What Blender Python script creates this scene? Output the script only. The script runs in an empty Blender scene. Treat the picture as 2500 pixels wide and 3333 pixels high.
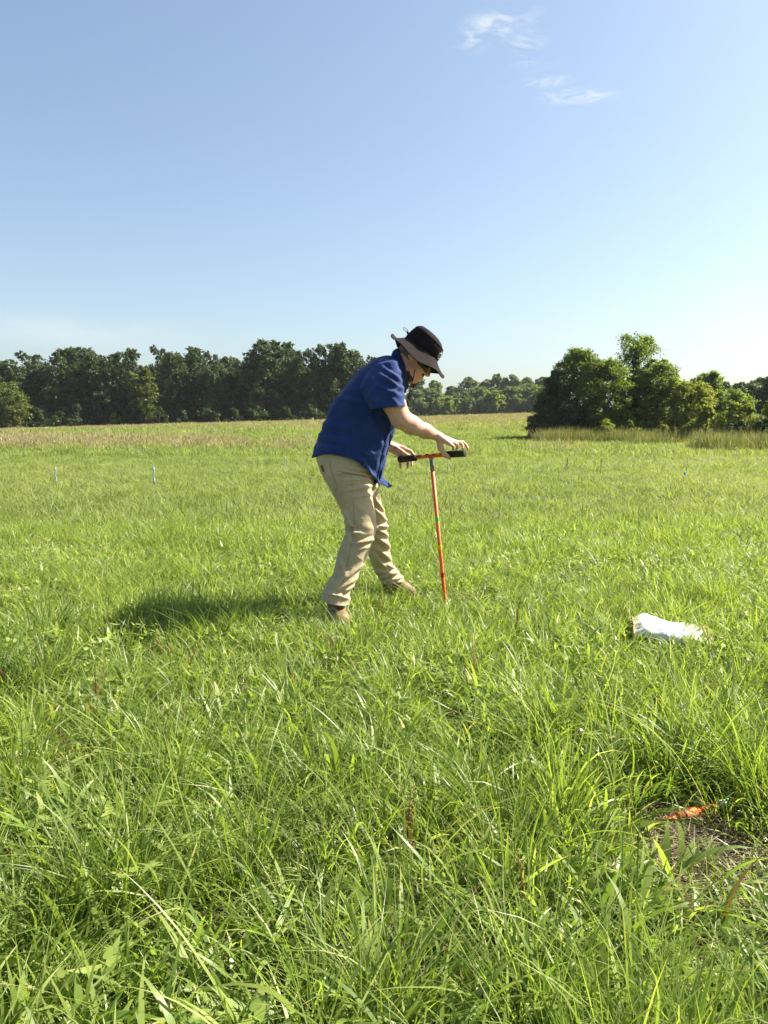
import bpy, bmesh, math, random
import numpy as np
from mathutils import Vector, Matrix, Euler, noise
from mathutils.bvhtree import BVHTree

scene = bpy.context.scene
COL = scene.collection
R = math.radians

# ------------------------------------------------------------------ camera
CAM_H = 1.10
F = 2407.0                       # focal length in photo pixels (2500 x 3333)
PITCH = math.atan((1666.5 - 1380.0) / F)
cam_data = bpy.data.cameras.new('camera')
cam = bpy.data.objects.new('camera', cam_data)
COL.objects.link(cam)
cam.location = (0, 0, CAM_H)
cam.rotation_euler = (R(90) - PITCH, 0, 0)
cam_data.sensor_fit = 'VERTICAL'
cam_data.sensor_height = 36.0
cam_data.lens = 36.0 * F / 3333.0
cam_data.clip_start = 0.05
cam_data.clip_end = 6000
scene.camera = cam

# ------------------------------------------------------------------ world, sun, exposure
SUN_EL, SUN_AZ = R(44), R(73)    # azimuth clockwise from +Y (the view direction) towards +X
world = bpy.data.worlds.new("World")
scene.world = world
world.use_nodes = True
wn, wl = world.node_tree.nodes, world.node_tree.links
wn.clear()
w_out = wn.new('ShaderNodeOutputWorld')
w_bg = wn.new('ShaderNodeBackground')
w_bg.inputs['Strength'].default_value = 0.055
sky = wn.new('ShaderNodeTexSky')
sky.sky_type = 'NISHITA'
sky.sun_disc = False
sky.sun_elevation = SUN_EL
sky.sun_rotation = SUN_AZ
sky.altitude = 100
sky.air_density = 1.0
sky.dust_density = 2.2
sky.ozone_density = 0.5


def _cs(t): return math.cos(t), math.sin(t)


def ray(px, py):
    c, s = _cs(PITCH)
    rx, ru = (px - 1250.0) / F, (1666.5 - py) / F
    return Vector((rx, c + ru * s, -s + ru * c))


def at(px, py, Y):
    """world point on the view ray of a photo pixel, Y metres ahead"""
    d = ray(px, py)
    return Vector((0, 0, CAM_H)) + d * (Y / d.y)


def uv_dir(px, py):
    d = ray(px, py)
    return d.x / d.y, d.z / d.y


tc = wn.new('ShaderNodeTexCoord')
sep = wn.new('ShaderNodeSeparateXYZ')
wl.new(tc.outputs['Generated'], sep.inputs[0])


def wmath(op, a, b=None, c=None, clamp=False):
    n = wn.new('ShaderNodeMath')
    n.operation = op
    n.use_clamp = clamp
    for i, v in enumerate((a, b, c)):
        if v is None:
            continue
        if isinstance(v, (int, float)):
            n.inputs[i].default_value = v
        else:
            wl.new(v, n.inputs[i])
    return n.outputs[0]


yy = wmath('MAXIMUM', sep.outputs[1], 0.02)
cu = wmath('DIVIDE', sep.outputs[0], yy)
cv = wmath('DIVIDE', sep.outputs[2], yy)
comb = wn.new('ShaderNodeCombineXYZ')
wl.new(cu, comb.inputs[0]); wl.new(cv, comb.inputs[1])


def cloud_noise(scale, sx, sy, rot, detail, dist, lo, hi):
    mp = wn.new('ShaderNodeMapping')
    mp.inputs['Rotation'].default_value = (0, 0, rot)
    mp.inputs['Scale'].default_value = (sx, sy, 1)
    wl.new(comb.outputs[0], mp.inputs['Vector'])
    nz = wn.new('ShaderNodeTexNoise')
    nz.inputs['Scale'].default_value = scale
    nz.inputs['Detail'].default_value = detail
    nz.inputs['Roughness'].default_value = 0.62
    nz.inputs['Distortion'].default_value = dist
    wl.new(mp.outputs[0], nz.inputs['Vector'])
    mr = wn.new('ShaderNodeMapRange')
    mr.inputs['From Min'].default_value = lo
    mr.inputs['From Max'].default_value = hi
    mr.interpolation_type = 'SMOOTHSTEP'
    wl.new(nz.outputs['Fac'], mr.inputs['Value'])
    return mr.outputs[0]


wisps = cloud_noise(15.0, 1.0, 3.0, R(-20), 10, 1.3, 0.42, 0.72)
soft = cloud_noise(5.0, 1.0, 3.0, R(4), 5, 0.3, 0.25, 0.75)
cloud = None
for (px, py, rx, ry, ang, k, tex) in [
        (1590, 95, 120, 62, 18, 0.85, wisps), (1700, 62, 90, 30, 14, 0.6, wisps), (1715, 135, 70, 40, 10, 0.5, wisps),
        (1740, 200, 90, 40, 5, 0.3, wisps), (1770, 268, 95, 22, 6, 0.75, wisps), (1880, 314, 140, 26, 2, 0.9, wisps),
        (2395, 1010, 130, 70, 12, 0.45, soft), (300, 1085, 700, 75, -3, 0.30, soft)]:
    u0, v0 = uv_dir(px, py)
    mp = wn.new('ShaderNodeMapping')
    mp.vector_type = 'TEXTURE'
    mp.inputs['Location'].default_value = (u0, v0, 0)
    mp.inputs['Rotation'].default_value = (0, 0, R(ang))
    mp.inputs['Scale'].default_value = (rx / F, ry / F, 1)
    wl.new(comb.outputs[0], mp.inputs['Vector'])
    ln = wn.new('ShaderNodeVectorMath'); ln.operation = 'LENGTH'
    wl.new(mp.outputs[0], ln.inputs[0])
    mr = wn.new('ShaderNodeMapRange')
    mr.interpolation_type = 'SMOOTHSTEP'
    mr.inputs['From Min'].default_value = 1.25
    mr.inputs['From Max'].default_value = 0.1
    wl.new(ln.outputs['Value'], mr.inputs['Value'])
    m = wmath('MULTIPLY', mr.outputs[0], tex)
    m = wmath('MULTIPLY', m, k)
    cloud = m if cloud is None else wmath('MAXIMUM', cloud, m)
front = wmath('GREATER_THAN', sep.outputs[1], 0.05)
cloud = wmath('MULTIPLY', cloud, front)
mixc = wn.new('ShaderNodeMix'); mixc.data_type = 'RGBA'
wl.new(cloud, mixc.inputs[0])
gam = wn.new('ShaderNodeGamma')
gam.inputs[1].default_value = 0.86
wl.new(sky.outputs[0], gam.inputs[0])
tint = wn.new('ShaderNodeMix'); tint.data_type = 'RGBA'; tint.blend_type = 'MULTIPLY'
tint.inputs[0].default_value = 1.0
wl.new(gam.outputs[0], tint.inputs[6])
tint.inputs[7].default_value = (1.24, 1.33, 1.37, 1)
wl.new(tint.outputs[2], mixc.inputs[6])
mixc.inputs[7].default_value = (5.6, 5.9, 5.9, 1)
wl.new(mixc.outputs[2], w_bg.inputs['Color'])
wl.new(w_bg.outputs[0], w_out.inputs[0])

sun_data = bpy.data.lights.new('sun', 'SUN')
sun_data.energy = 5.0
sun_data.angle = R(0.53)
sun_data.color = (1.0, 0.92, 0.78)
sun = bpy.data.objects.new('sun', sun_data)
COL.objects.link(sun)
_sd = Vector((math.sin(SUN_AZ) * math.cos(SUN_EL), math.cos(SUN_AZ) * math.cos(SUN_EL), math.sin(SUN_EL)))
sun.rotation_euler = _sd.to_track_quat('Z', 'Y').to_euler()
sun.location = _sd * 50

scene.view_settings.view_transform = 'Standard'
scene.view_settings.look = 'None'
scene.view_settings.exposure = 1.70
scene.view_settings.gamma = 1.0
scene.view_settings.use_curve_mapping = False
scene.render.engine = 'CYCLES'
scene.cycles.max_bounces = 8
scene.cycles.diffuse_bounces = 4
scene.cycles.glossy_bounces = 2
scene.cycles.transmission_bounces = 4
scene.cycles.transparent_max_bounces = 8
scene.cycles.use_denoising = True
scene.cycles.use_adaptive_sampling = False


# ------------------------------------------------------------------ helpers: objects
def props(o, label=None, cat=None, group=None, kind=None):
    if label: o['label'] = label
    if cat: o['category'] = cat
    if group: o['group'] = group
    if kind: o['kind'] = kind
    return o


def empty(name, loc, label, cat, group=None):
    o = bpy.data.objects.new(name, None)
    o.empty_display_size = 0.2
    o.location = loc
    COL.objects.link(o)
    return props(o, label, cat, group)


def link(name, me, mat=None, parent=None):
    """a mesh whose vertices are in world space; when parented it keeps its place"""
    o = bpy.data.objects.new(name, me)
    COL.objects.link(o)
    if mat is not None and len(me.materials) == 0:
        me.materials.append(mat)
    if parent is not None:
        o.parent = parent
        p = Vector((0, 0, 0))
        q = parent
        while q is not None:
            p += q.location
            q = q.parent
        o.location = -p
    return o


def mesh_np(name, V, Fq, smooth=True, attrs=None):
    """mesh from numpy arrays: V (n,3), Fq (m,k) all faces with k corners"""
    me = bpy.data.meshes.new(name)
    V = np.ascontiguousarray(V, dtype=np.float32)
    Fq = np.ascontiguousarray(Fq, dtype=np.int32)
    m, k = Fq.shape
    me.vertices.add(len(V))
    me.vertices.foreach_set('co', V.ravel())
    me.loops.add(m * k)
    me.loops.foreach_set('vertex_index', Fq.ravel())
    me.polygons.add(m)
    me.polygons.foreach_set('loop_start', np.arange(0, m * k, k, dtype=np.int32))
    try:
        me.polygons.foreach_set('loop_total', np.full(m, k, dtype=np.int32))
    except Exception:
        pass
    if smooth:
        me.polygons.foreach_set('use_smooth', np.ones(m, dtype=bool))
    for nm, arr in (attrs or {}).items():
        a = me.attributes.new(nm, 'FLOAT', 'POINT')
        a.data.foreach_set('value', np.ascontiguousarray(arr, dtype=np.float32))
    me.update(calc_edges=True)
    me.validate()
    return me


def mesh_bm(name, bm, smooth=True):
    me = bpy.data.meshes.new(name)
    bmesh.ops.recalc_face_normals(bm, faces=bm.faces)
    bm.to_mesh(me)
    bm.free()
    if smooth:
        for p in me.polygons: p.use_smooth = True
    return me


def tube(bm, pts, rad, seg=10, cap=True):
    """tube along points with a radius per point"""
    pts = [Vector(p) for p in pts]
    n = len(pts)
    if not hasattr(rad, '__len__'): rad = [rad] * n
    rings = []
    t0 = (pts[1] - pts[0]).normalized()
    ref = Vector((0, 0, 1)) if abs(t0.z) < 0.9 else Vector((1, 0, 0))
    side = t0.cross(ref).normalized()
    for i in range(n):
        t = (pts[min(i + 1, n - 1)] - pts[max(i - 1, 0)]).normalized()
        side = (side - t * side.dot(t)).normalized()
        up = t.cross(side)
        rings.append([bm.verts.new(pts[i] + (side * math.cos(a) + up * math.sin(a)) * rad[i])
                      for a in (2 * math.pi * k / seg for k in range(seg))])
    for i in range(n - 1):
        for k in range(seg):
            bm.faces.new((rings[i][k], rings[i][(k + 1) % seg], rings[i + 1][(k + 1) % seg], rings[i + 1][k]))
    if cap:
        bm.faces.new(rings[0][::-1]); bm.faces.new(rings[-1])
    return rings


def tube_mesh(name, pts, rad, seg=10, smooth=True):
    bm = bmesh.new()
    tube(bm, pts, rad, seg)
    return mesh_bm(name, bm, smooth)


# ------------------------------------------------------------------ helpers: materials
def new_mat(name):
    m = bpy.data.materials.new(name)
    m.use_nodes = True
    nt = m.node_tree
    nt.nodes.clear()
    out = nt.nodes.new('ShaderNodeOutputMaterial')
    return m, nt, out


def ramp(nt, fac, stops, interp='LINEAR'):
    r = nt.nodes.new('ShaderNodeValToRGB')
    el = r.color_ramp.elements
    r.color_ramp.interpolation = interp
    while len(el) > 1: el.remove(el[-1])
    el[0].position = stops[0][0]; el[0].color = (*stops[0][1], 1)
    for p, c in stops[1:]:
        e = el.new(p); e.color = (*c, 1)
    if fac is not None: nt.links.new(fac, r.inputs[0])
    return r.outputs[0]


def noise_fac(nt, scale, detail=3, rough=0.55, coord='Object', vscale=None):
    t = nt.nodes.new('ShaderNodeTexCoord')
    src = t.outputs[coord]
    if vscale:
        mp = nt.nodes.new('ShaderNodeMapping')
        mp.inputs['Scale'].default_value = vscale
        nt.links.new(src, mp.inputs[0]); src = mp.outputs[0]
    n = nt.nodes.new('ShaderNodeTexNoise')
    n.inputs['Scale'].default_value = scale
    n.inputs['Detail'].default_value = detail
    n.inputs['Roughness'].default_value = rough
    nt.links.new(src, n.inputs['Vector'])
    return n.outputs['Fac']


def bump(nt, height, strength, dist):
    b = nt.nodes.new('ShaderNodeBump')
    b.inputs['Strength'].default_value = strength
    b.inputs['Distance'].default_value = dist
    nt.links.new(height, b.inputs['Height'])
    return b.outputs[0]


def principled(nt, out, color, rough=0.7, spec=0.3, normal=None, metal=0.0, sheen=0.0):
    p = nt.nodes.new('ShaderNodeBsdfPrincipled')
    if isinstance(color, tuple): p.inputs['Base Color'].default_value = (*color, 1)
    else: nt.links.new(color, p.inputs['Base Color'])
    if isinstance(rough, (int, float)): p.inputs['Roughness'].default_value = rough
    else: nt.links.new(rough, p.inputs['Roughness'])
    p.inputs['Specular IOR Level'].default_value = spec
    p.inputs['Metallic'].default_value = metal
    if sheen: p.inputs['Sheen Weight'].default_value = sheen
    if normal is not None: nt.links.new(normal, p.inputs['Normal'])
    nt.links.new(p.outputs[0], out.inputs[0])
    return p


def mixrgb(nt, fac, a, b, blend='MIX'):
    m = nt.nodes.new('ShaderNodeMix'); m.data_type = 'RGBA'; m.blend_type = blend
    for s, v in ((0, fac), (6, a), (7, b)):
        if isinstance(v, (int, float)): m.inputs[s].default_value = v
        elif isinstance(v, tuple): m.inputs[s].default_value = (*v, 1)
        else: nt.links.new(v, m.inputs[s])
    return m.outputs[2]


def simple_mat(name, color, rough=0.6, spec=0.3, var=0.15, scale=30, bump_s=0.0, bump_d=0.002, metal=0.0, sheen=0.0):
    m, nt, out = new_mat(name)
    f = noise_fac(nt, scale, 4)
    c = ramp(nt, f, [(0.3, tuple(x * (1 - var) for x in color)), (0.7, tuple(min(1, x * (1 + var)) for x in color))])
    nrm = bump(nt, noise_fac(nt, scale * 4, 3), bump_s, bump_d) if bump_s else None
    principled(nt, out, c, rough, spec, nrm, metal, sheen)
    return m


def leaf_mat(name, stops, trans=0.4, rough=0.5, spec=0.25, macro=None, tboost=(1.30, 1.36, 0.60)):
    """thin leaf: diffuse + light passing through; colour from the per-leaf attribute 'tint'"""
    m, nt, out = new_mat(name)
    a = nt.nodes.new('ShaderNodeAttribute'); a.attribute_name = 'tint'
    oi = nt.nodes.new('ShaderNodeObjectInfo')
    ad = nt.nodes.new('ShaderNodeMath'); ad.operation = 'MULTIPLY_ADD'
    nt.links.new(oi.outputs['Random'], ad.inputs[0]); ad.inputs[1].default_value = 0.10
    nt.links.new(a.outputs['Fac'], ad.inputs[2])
    fac = ad.outputs[0]
    if macro:
        g = nt.nodes.new('ShaderNodeNewGeometry')
        n = nt.nodes.new('ShaderNodeTexNoise')
        n.inputs['Scale'].default_value = macro[0]; n.inputs['Detail'].default_value = 3
        nt.links.new(g.outputs['Position'], n.inputs['Vector'])
        mm = nt.nodes.new('ShaderNodeMath'); mm.operation = 'MULTIPLY_ADD'
        nt.links.new(n.outputs['Fac'], mm.inputs[0]); mm.inputs[1].default_value = macro[1]
        nt.links.new(fac, mm.inputs[2])
        sb = nt.nodes.new('ShaderNodeMath'); sb.operation = 'SUBTRACT'
        nt.links.new(mm.outputs[0], sb.inputs[0]); sb.inputs[1].default_value = macro[1] * 0.5
        fac = sb.outputs[0]
    c = ramp(nt, fac, stops)
    p = nt.nodes.new('ShaderNodeBsdfPrincipled')
    nt.links.new(c, p.inputs['Base Color'])
    p.inputs['Roughness'].default_value = rough
    p.inputs['Specular IOR Level'].default_value = spec
    t = nt.nodes.new('ShaderNodeBsdfTranslucent')
    tcx = mixrgb(nt, 1.0, c, tuple(tboost), 'MULTIPLY')
    nt.links.new(tcx, t.inputs[0])
    mx = nt.nodes.new('ShaderNodeMixShader'); mx.inputs[0].default_value = trans
    nt.links.new(p.outputs[0], mx.inputs[1]); nt.links.new(t.outputs[0], mx.inputs[2])
    nt.links.new(mx.outputs[0], out.inputs[0])
    return m


# ------------------------------------------------------------------ terrain
def sstep(a, b, x):
    t = np.clip((x - a) / (b - a), 0, 1)
    return t * t * (3 - 2 * t)


def ground_z(x, y):
    x = np.asarray(x, dtype=float); y = np.asarray(y, dtype=float)
    xr = np.clip(x, -80, 60)
    zr = 1.30 + 0.030 * xr
    z = zr * sstep(38, 96, y)
    z = z + np.clip(y - 96, 0, 400) * 0.0085 * sstep(-10, 12, x)
    z = z + 0.02 * np.sin(x * 0.9 + 1.3) * np.cos(y * 0.7) * sstep(2, 9, np.hypot(x, y))
    z = z + 0.10 * np.sin(x * 0.11 + 0.5) * np.sin(y * 0.14) * sstep(12, 30, np.hypot(x, y))
    return z


def gz(x, y): return float(ground_z(x, y))


def build_ground():
    def axis(lim0, lim1, near, step0, grow):
        a = [0.0]; s = step0
        while a[-1] < lim1:
            if a[-1] > near: s *= grow
            a.append(a[-1] + s)
        b = [0.0]; s = step0
        while b[-1] > lim0:
            if b[-1] < -near: s *= grow
            b.append(b[-1] - s)
        return np.array(sorted(set(a + b)))
    xs = axis(-2600, 2600, 6, 0.4, 1.09)
    ys = axis(-600, 4000, 8, 0.4, 1.07)
    X, Yg = np.meshgrid(xs, ys)
    V = np.stack([X, Yg, ground_z(X, Yg)], -1).reshape(-1, 3)
    nx = len(xs); ny = len(ys)
    i, j = np.meshgrid(np.arange(nx - 1), np.arange(ny - 1))
    k = (j * nx + i).ravel()
    Fq = np.stack([k, k + 1, k + nx + 1, k + nx], -1)
    return mesh_np('ground', V, Fq)


m, nt, out = new_mat('soil_and_thatch')
f1 = noise_fac(nt, 0.8, 6)
f2 = noise_fac(nt, 28, 6, 0.7)
soil = ramp(nt, f2, [(0.3, (0.030, 0.024, 0.017)), (0.55, (0.075, 0.060, 0.042)), (0.75, (0.17, 0.14, 0.095))])
green = ramp(nt, f1, [(0.3, (0.055, 0.085, 0.02)), (0.7, (0.10, 0.12, 0.035))])
sepx = nt.nodes.new('ShaderNodeSeparateXYZ')
tcn = nt.nodes.new('ShaderNodeTexCoord')
nt.links.new(tcn.outputs['Object'], sepx.inputs[0])
mr = nt.nodes.new('ShaderNodeMapRange')
mr.inputs['From Min'].default_value = 3; mr.inputs['From Max'].default_value = 25
mr.inputs['To Min'].default_value = 0.25; mr.inputs['To Max'].default_value = 0.95
nt.links.new(sepx.outputs[1], mr.inputs['Value'])
col = mixrgb(nt, mr.outputs[0], soil, green)
principled(nt, out, col, 0.95, 0.1, bump(nt, f2, 0.6, 0.02))
M_GROUND = m
props(link('ground', build_ground(), M_GROUND), kind='structure')

# ------------------------------------------------------------------ trees
rngT = np.random.default_rng(11)
M_BARK = simple_mat('bark', (0.07, 0.055, 0.042), 0.9, 0.1, 0.4, 6, 0.6, 0.02)


def leaf_stops(r, g, b, lo=0.5, hi=1.5, yel=0.0):
    return [(0.0, (r * lo, g * lo, b * lo)), (0.5, (r, g, b)), (1.0, (r * (hi + yel), g * hi, b * hi * 0.8))]


M_OAK = leaf_mat('oak_leaves', leaf_stops(0.052, 0.080, 0.030, 0.45, 1.6), 0.36, 0.55)
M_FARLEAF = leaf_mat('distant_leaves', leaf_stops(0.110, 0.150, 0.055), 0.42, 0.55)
M_LIGHTLEAF = leaf_mat('bright_leaves', leaf_stops(0.19, 0.225, 0.040, 0.6, 1.4, 0.1), 0.52, 0.5)
M_MIDLEAF = leaf_mat('mid_green_leaves', leaf_stops(0.150, 0.200, 0.045, 0.5, 1.5), 0.52, 0.5)
M_YELLOWLEAF = leaf_mat('yellow_green_leaves', leaf_stops(0.20, 0.225, 0.045, 0.6, 1.35, 0.1), 0.48, 0.5)
M_OLIVELEAF = leaf_mat('olive_leaves', leaf_stops(0.100, 0.125, 0.030, 0.6, 1.4, 0.1), 0.42, 0.5)
M_CEDAR = leaf_mat('cedar_sprays', leaf_stops(0.045, 0.064, 0.028, 0.55, 1.4), 0.15, 0.7)


def env(shape, t):
    if shape == 'round':
        return np.sqrt(np.clip(1 - (2 * t - 0.95) ** 2 * 0.95, 0.02, 1))
    if shape == 'edge':          # woodland edge: leafy to the ground
        return np.where(t < 0.55, 0.86 + 0.14 * t / 0.55, np.sqrt(np.clip(1 - ((t - 0.55) / 0.47) ** 2, 0.01, 1)))
    if shape == 'cone':
        return np.clip(1.02 - t, 0.03, 1) ** 0.75 * np.where(t < 0.1, 0.8 + 2 * t, 1)
    if shape == 'vase':
        return np.where(t < 0.5, 0.92, 0.92 - 0.40 * (t - 0.5) / 0.5)
    if shape == 'shrub':
        return np.sqrt(np.clip(1 - (1.05 * t) ** 2, 0.02, 1))
    return np.ones_like(t)


def leaves_mesh(name, P, N, size, tint, rng, asp=0.62, fold=True):
    """one diamond leaf of two triangles per point"""
    n = len(P)
    a = rng.normal(size=(n, 3))
    T = a - N * (a * N).sum(1, keepdims=True)
    T /= np.linalg.norm(T, axis=1, keepdims=True) + 1e-9
    B = np.cross(N, T)
    s = size[:, None]
    V = np.empty((n, 4, 3))
    V[:, 0] = P - T * s * 0.5
    V[:, 1] = P + B * s * asp * 0.5 + T * s * 0.06 + N * s * 0.10
    V[:, 2] = P + T * s * 0.5
    V[:, 3] = P - B * s * asp * 0.5 + T * s * 0.06 + N * s * 0.10
    Fq = np.arange(n * 4).reshape(n, 4)
    return mesh_np(name, V.reshape(-1, 3), Fq, False, {'tint': np.repeat(tint, 4)})


def crown_points(rng, H, Rx, Ry, zb, shape, nlobe, nclump, nleaf, spread=0.24, lobe=(0.24, 0.40), upbias=0.35):
    t = rng.beta(1.1, 1.0, nlobe)
    # make sure that the top is reached
    t[:3] = rng.uniform(0.86, 0.99, 3)
    e = env(shape, t)
    rr = e * np.sqrt(rng.uniform(0.10, 0.78, nlobe))
    az = rng.uniform(0, 2 * np.pi, nlobe)
    LR = rng.uniform(*lobe, nlobe) * min(Rx, Ry, (H - zb) * 0.5) * np.clip(e + 0.25, 0.45, 1.0)
    z = zb + t * (H - zb) - LR * 0.55 * (t > 0.6)
    L = np.stack([rr * np.cos(az) * Rx, rr * np.sin(az) * Ry, np.maximum(z, LR * 0.5)], -1)
    d = rng.normal(size=(nlobe * nclump, 3)); d[:, 2] += upbias
    d /= np.linalg.norm(d, axis=1, keepdims=True)
    lr = np.repeat(LR, nclump)
    C = np.repeat(L, nclump, 0) + d * (lr * rng.uniform(0.7, 1.08, len(lr)))[:, None]
    ctint = np.repeat(rng.normal(0, 0.10, nlobe), nclump) + rng.normal(0, 0.12, len(C))
    k = nleaf
    off = rng.normal(size=(len(C) * k, 3)) * (np.repeat(lr, k) * spread)[:, None]
    off[:, 2] *= 0.7
    P = np.repeat(C, k, 0) + off
    N = np.repeat(d, k, 0) * 0.55 + rng.normal(size=P.shape) * 0.6 + np.array([0, 0, 0.35])
    N /= np.linalg.norm(N, axis=1, keepdims=True)
    tint = np.clip(0.45 + np.repeat(ctint, k) + rng.normal(0, 0.13, len(P)), 0, 1)
    keep = (P[:, 2] > 0.05)
    return P[keep], N[keep], tint[keep], L


def trunk_mesh(name, rng, H, r, L, lean=0.03, maxlimbs=16):
    bm = bmesh.new()
    pts, rad = [], []
    top = H * 0.86
    ph = rng.uniform(0, 6)
    for i in range(8):
        s = i / 7
        pts.append((lean * H * math.sin(ph + s * 2.2) * s, lean * H * math.cos(ph + s * 1.7) * s, -0.3 + s * (top + 0.3)))
        rad.append(r * (1.25 if i == 0 else 1) * (1 - 0.86 * s))
    tube(bm, pts, rad, 8)
    for q in L[:maxlimbs]:
        zs = max(0.12 * H, q[2] * 0.62)
        s = min(0.95, (zs + 0.3) / (top + 0.3))
        i = min(6, int(s * 7)); f = s * 7 - i
        a = Vector(pts[i]).lerp(Vector(pts[i + 1]), f)
        b = Vector(q)
        mid = a.lerp(b, 0.5) + Vector((0, 0, 0.08 * (b - a).length))
        r0 = max(0.02, r * (1 - 0.86 * s) * 0.55)
        tube(bm, [a, mid, b], [r0, r0 * 0.65, r0 * 0.2], 5)
    return mesh_bm(name, bm)


TREE_MESH = {}


def tree(name, px, top_py, hw_px, Y, mat, shape, label, group=None, cat='tree', nlobe=26, nclump=12, nleaf=30, leaf=0.30,
         base=0.03, spread=0.24, lobe=(0.24, 0.40), key=None, depth=1.0, seed=None, base_z=None, upbias=0.35, asp=0.62):
    p = at(px, 1380, Y)
    z0 = gz(p.x, Y) if base_z is None else base_z
    H = at(px, top_py, Y).z - z0
    Rx = hw_px * Y / F
    root = empty(name, (p.x, Y, z0), label, cat, group)
    rot = 0.0
    if key is not None and key in TREE_MESH:
        me_t, me_c, H0, R0 = TREE_MESH[key]
        rot = float(rngT.uniform(0, 6.28))
    else:
        rng = np.random.default_rng(seed if seed is not None else int(abs(px) * 7 + top_py))
        P, N, tint, L = crown_points(rng, H, Rx, Rx * depth, base * H, shape, nlobe, nclump, nleaf, spread, lobe, upbias)
        size = leaf * rng.uniform(0.6, 1.35, len(P))
        me_c = leaves_mesh('crown', P, N, size, tint, rng, asp)
        me_c.materials.append(mat)
        me_t = trunk_mesh('trunk', rng, H, 0.022 * H + 0.03, L)
        me_t.materials.append(M_BARK)
        H0, R0 = H, Rx
        if key is not None: TREE_MESH[key] = (me_t, me_c, H0, R0)
    for nm, me in (('trunk', me_t), ('crown', me_c)):
        o = bpy.data.objects.new(nm, me)
        COL.objects.link(o)
        o.parent = root
    root.rotation_euler = (0, 0, rot)
    root.scale = (Rx / R0, Rx / R0, H / H0)
    return root


G_WOOD = 'dark trees of the wood along the left edge of the field'
wood = [
    (-70, 1160, 80, 112, 'a', None), (28, 1163, 62, 110, 'b', 'dark tree at the far left corner of the wood, behind the low bright green tree'),
    (103, 1148, 74, 113, 'c', 'rounded dark tree of the left wood, rising just right of the low bright green tree'),
    (206, 1138, 72, 111, 'd', 'tall dark tree with a twin lobed top in the left wood, above the dark shrubs'),
    (268, 1130, 70, 113, 'e', 'broad dark crown, highest in the left half of the wood'),
    (332, 1148, 62, 110, 'b', 'grey green tree of the wood left of the yellowish tree'),
    (388, 1150, 62, 113, 'a', 'dark flat topped tree standing directly behind the yellowish tree, to its left'),
    (440, 1139, 58, 111, 'd', 'olive topped tree rising straight above the yellowish tree'),
    (524, 1129, 48, 114, 'c', 'narrow upright tree standing right after the dip in the treetops'),
    (575, 1147, 56, 109, 'e', 'dark tree in the wood between the narrow upright tree and a tall pale tinged crown'),
    (640, 1131, 68, 112, 'a', 'tall crown with pale sunlit right flank in the middle of the wood'),
    (697, 1148, 48, 108, 'c', 'small crown tucked against the pale flanked tree in the wood'),
    (762, 1157, 62, 111, 'b', 'low dark tree in the second dip of the treetops, left of the highest tree'),
    (818, 1155, 52, 113, 'd', 'dark shoulder tree leaning against the left side of the highest tree'),
    (872, 1107, 80, 108, 'e', 'highest tree of the wood, broad dark crown left of the man'),
    (940, 1119, 62, 110, 'a', 'tall dark tree just right of the highest tree'),
    (990, 1139, 54, 107, 'c', 'shorter tree in the notch behind the back of the man'),
    (1042, 1126, 56, 109, 'd', 'lobed dark tree second to the left of the shoulder of the man'),
    (1100, 1111, 62, 108, 'b', 'tall lobed tree of the wood closest above the shoulder of the man'),
    (1152, 1140, 50, 110, 'e', 'dark tree half hidden by the back of the man'),
    (1205, 1160, 52, 109, 'c', 'last tree of the wood showing its top above the collar of the man'),
    (1255, 1205, 46, 112, 'a', None),
]
for (px, tp, hw, Y, key, lab) in wood:
    tree('broadleaf_tree', px, tp, hw, Y, M_OAK, 'edge', lab or 'dark broadleaf tree of the wood mostly hidden at the end of the row', G_WOOD, key=key, nlobe=58, nclump=13, nleaf=24, leaf=0.32, lobe=(0.26, 0.42), spread=0.17)
for k, px in enumerate(range(-40, 1260, 92)):        # the next row inside the wood, closing the gaps
    tree('broadleaf_tree', px, 1185 + (k * 37 % 23), 72, 122, M_OAK, 'edge', 'dark broadleaf tree of the second row, hidden inside the left wood',
         'trees of the second row inside the left wood', key='abcde'[k % 5])
for k, px in enumerate(range(-175, -1200, -105)):     # the wood runs on beyond the left edge of the picture
    tree('broadleaf_tree', px, 1140 + (k * 31 % 27), 74, 110 + k % 4, M_OAK, 'edge', 'dark broadleaf tree of the wood beyond the left picture edge',
         'trees of the wood beyond the left picture edge', key='abcde'[(k * 2) % 5])
tree('broadleaf_tree', 470, 1190, 46, 103, M_OLIVELEAF, 'round', 'yellowish green tree standing out in the front of the dark wood', nlobe=40, nclump=11, nleaf=18, leaf=0.30, base=0.16)
tree('broadleaf_tree', 38, 1246, 60, 100, M_OLIVELEAF, 'edge', 'low bright green tree in front of the wood at the left picture edge', nlobe=50, nclump=11, nleaf=18, leaf=0.28)
G_UND = 'undergrowth shrubs along the foot of the left wood'
for k, (px, tp, hw) in enumerate([(15, 1352, 40), (120, 1330, 45), (200, 1340, 40), (255, 1318, 44), (375, 1345, 30), (450, 1330, 40), (520, 1325, 38), (600, 1338, 40), (680, 1318, 42),
                                  (760, 1330, 40), (840, 1320, 44), (930, 1326, 40), (1010, 1318, 42), (1085, 1325, 36)]):
    tree('shrub', px, tp, hw, 101 + (k % 3), M_MIDLEAF if k in (0, 4) else M_OAK, 'shrub',
         {0: 'pale green shrub at the foot of the wood by the left picture edge', 4: 'rounded light green shrub at the foot of the wood below the yellowish tree'}.get(k, 'dark shrub growing at the shaded foot of the left wood'),
         G_UND, 'shrub', nlobe=10, nclump=10, nleaf=16, leaf=0.26, key=None if k in (0, 4) else 'us%d' % (k % 2))

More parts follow.
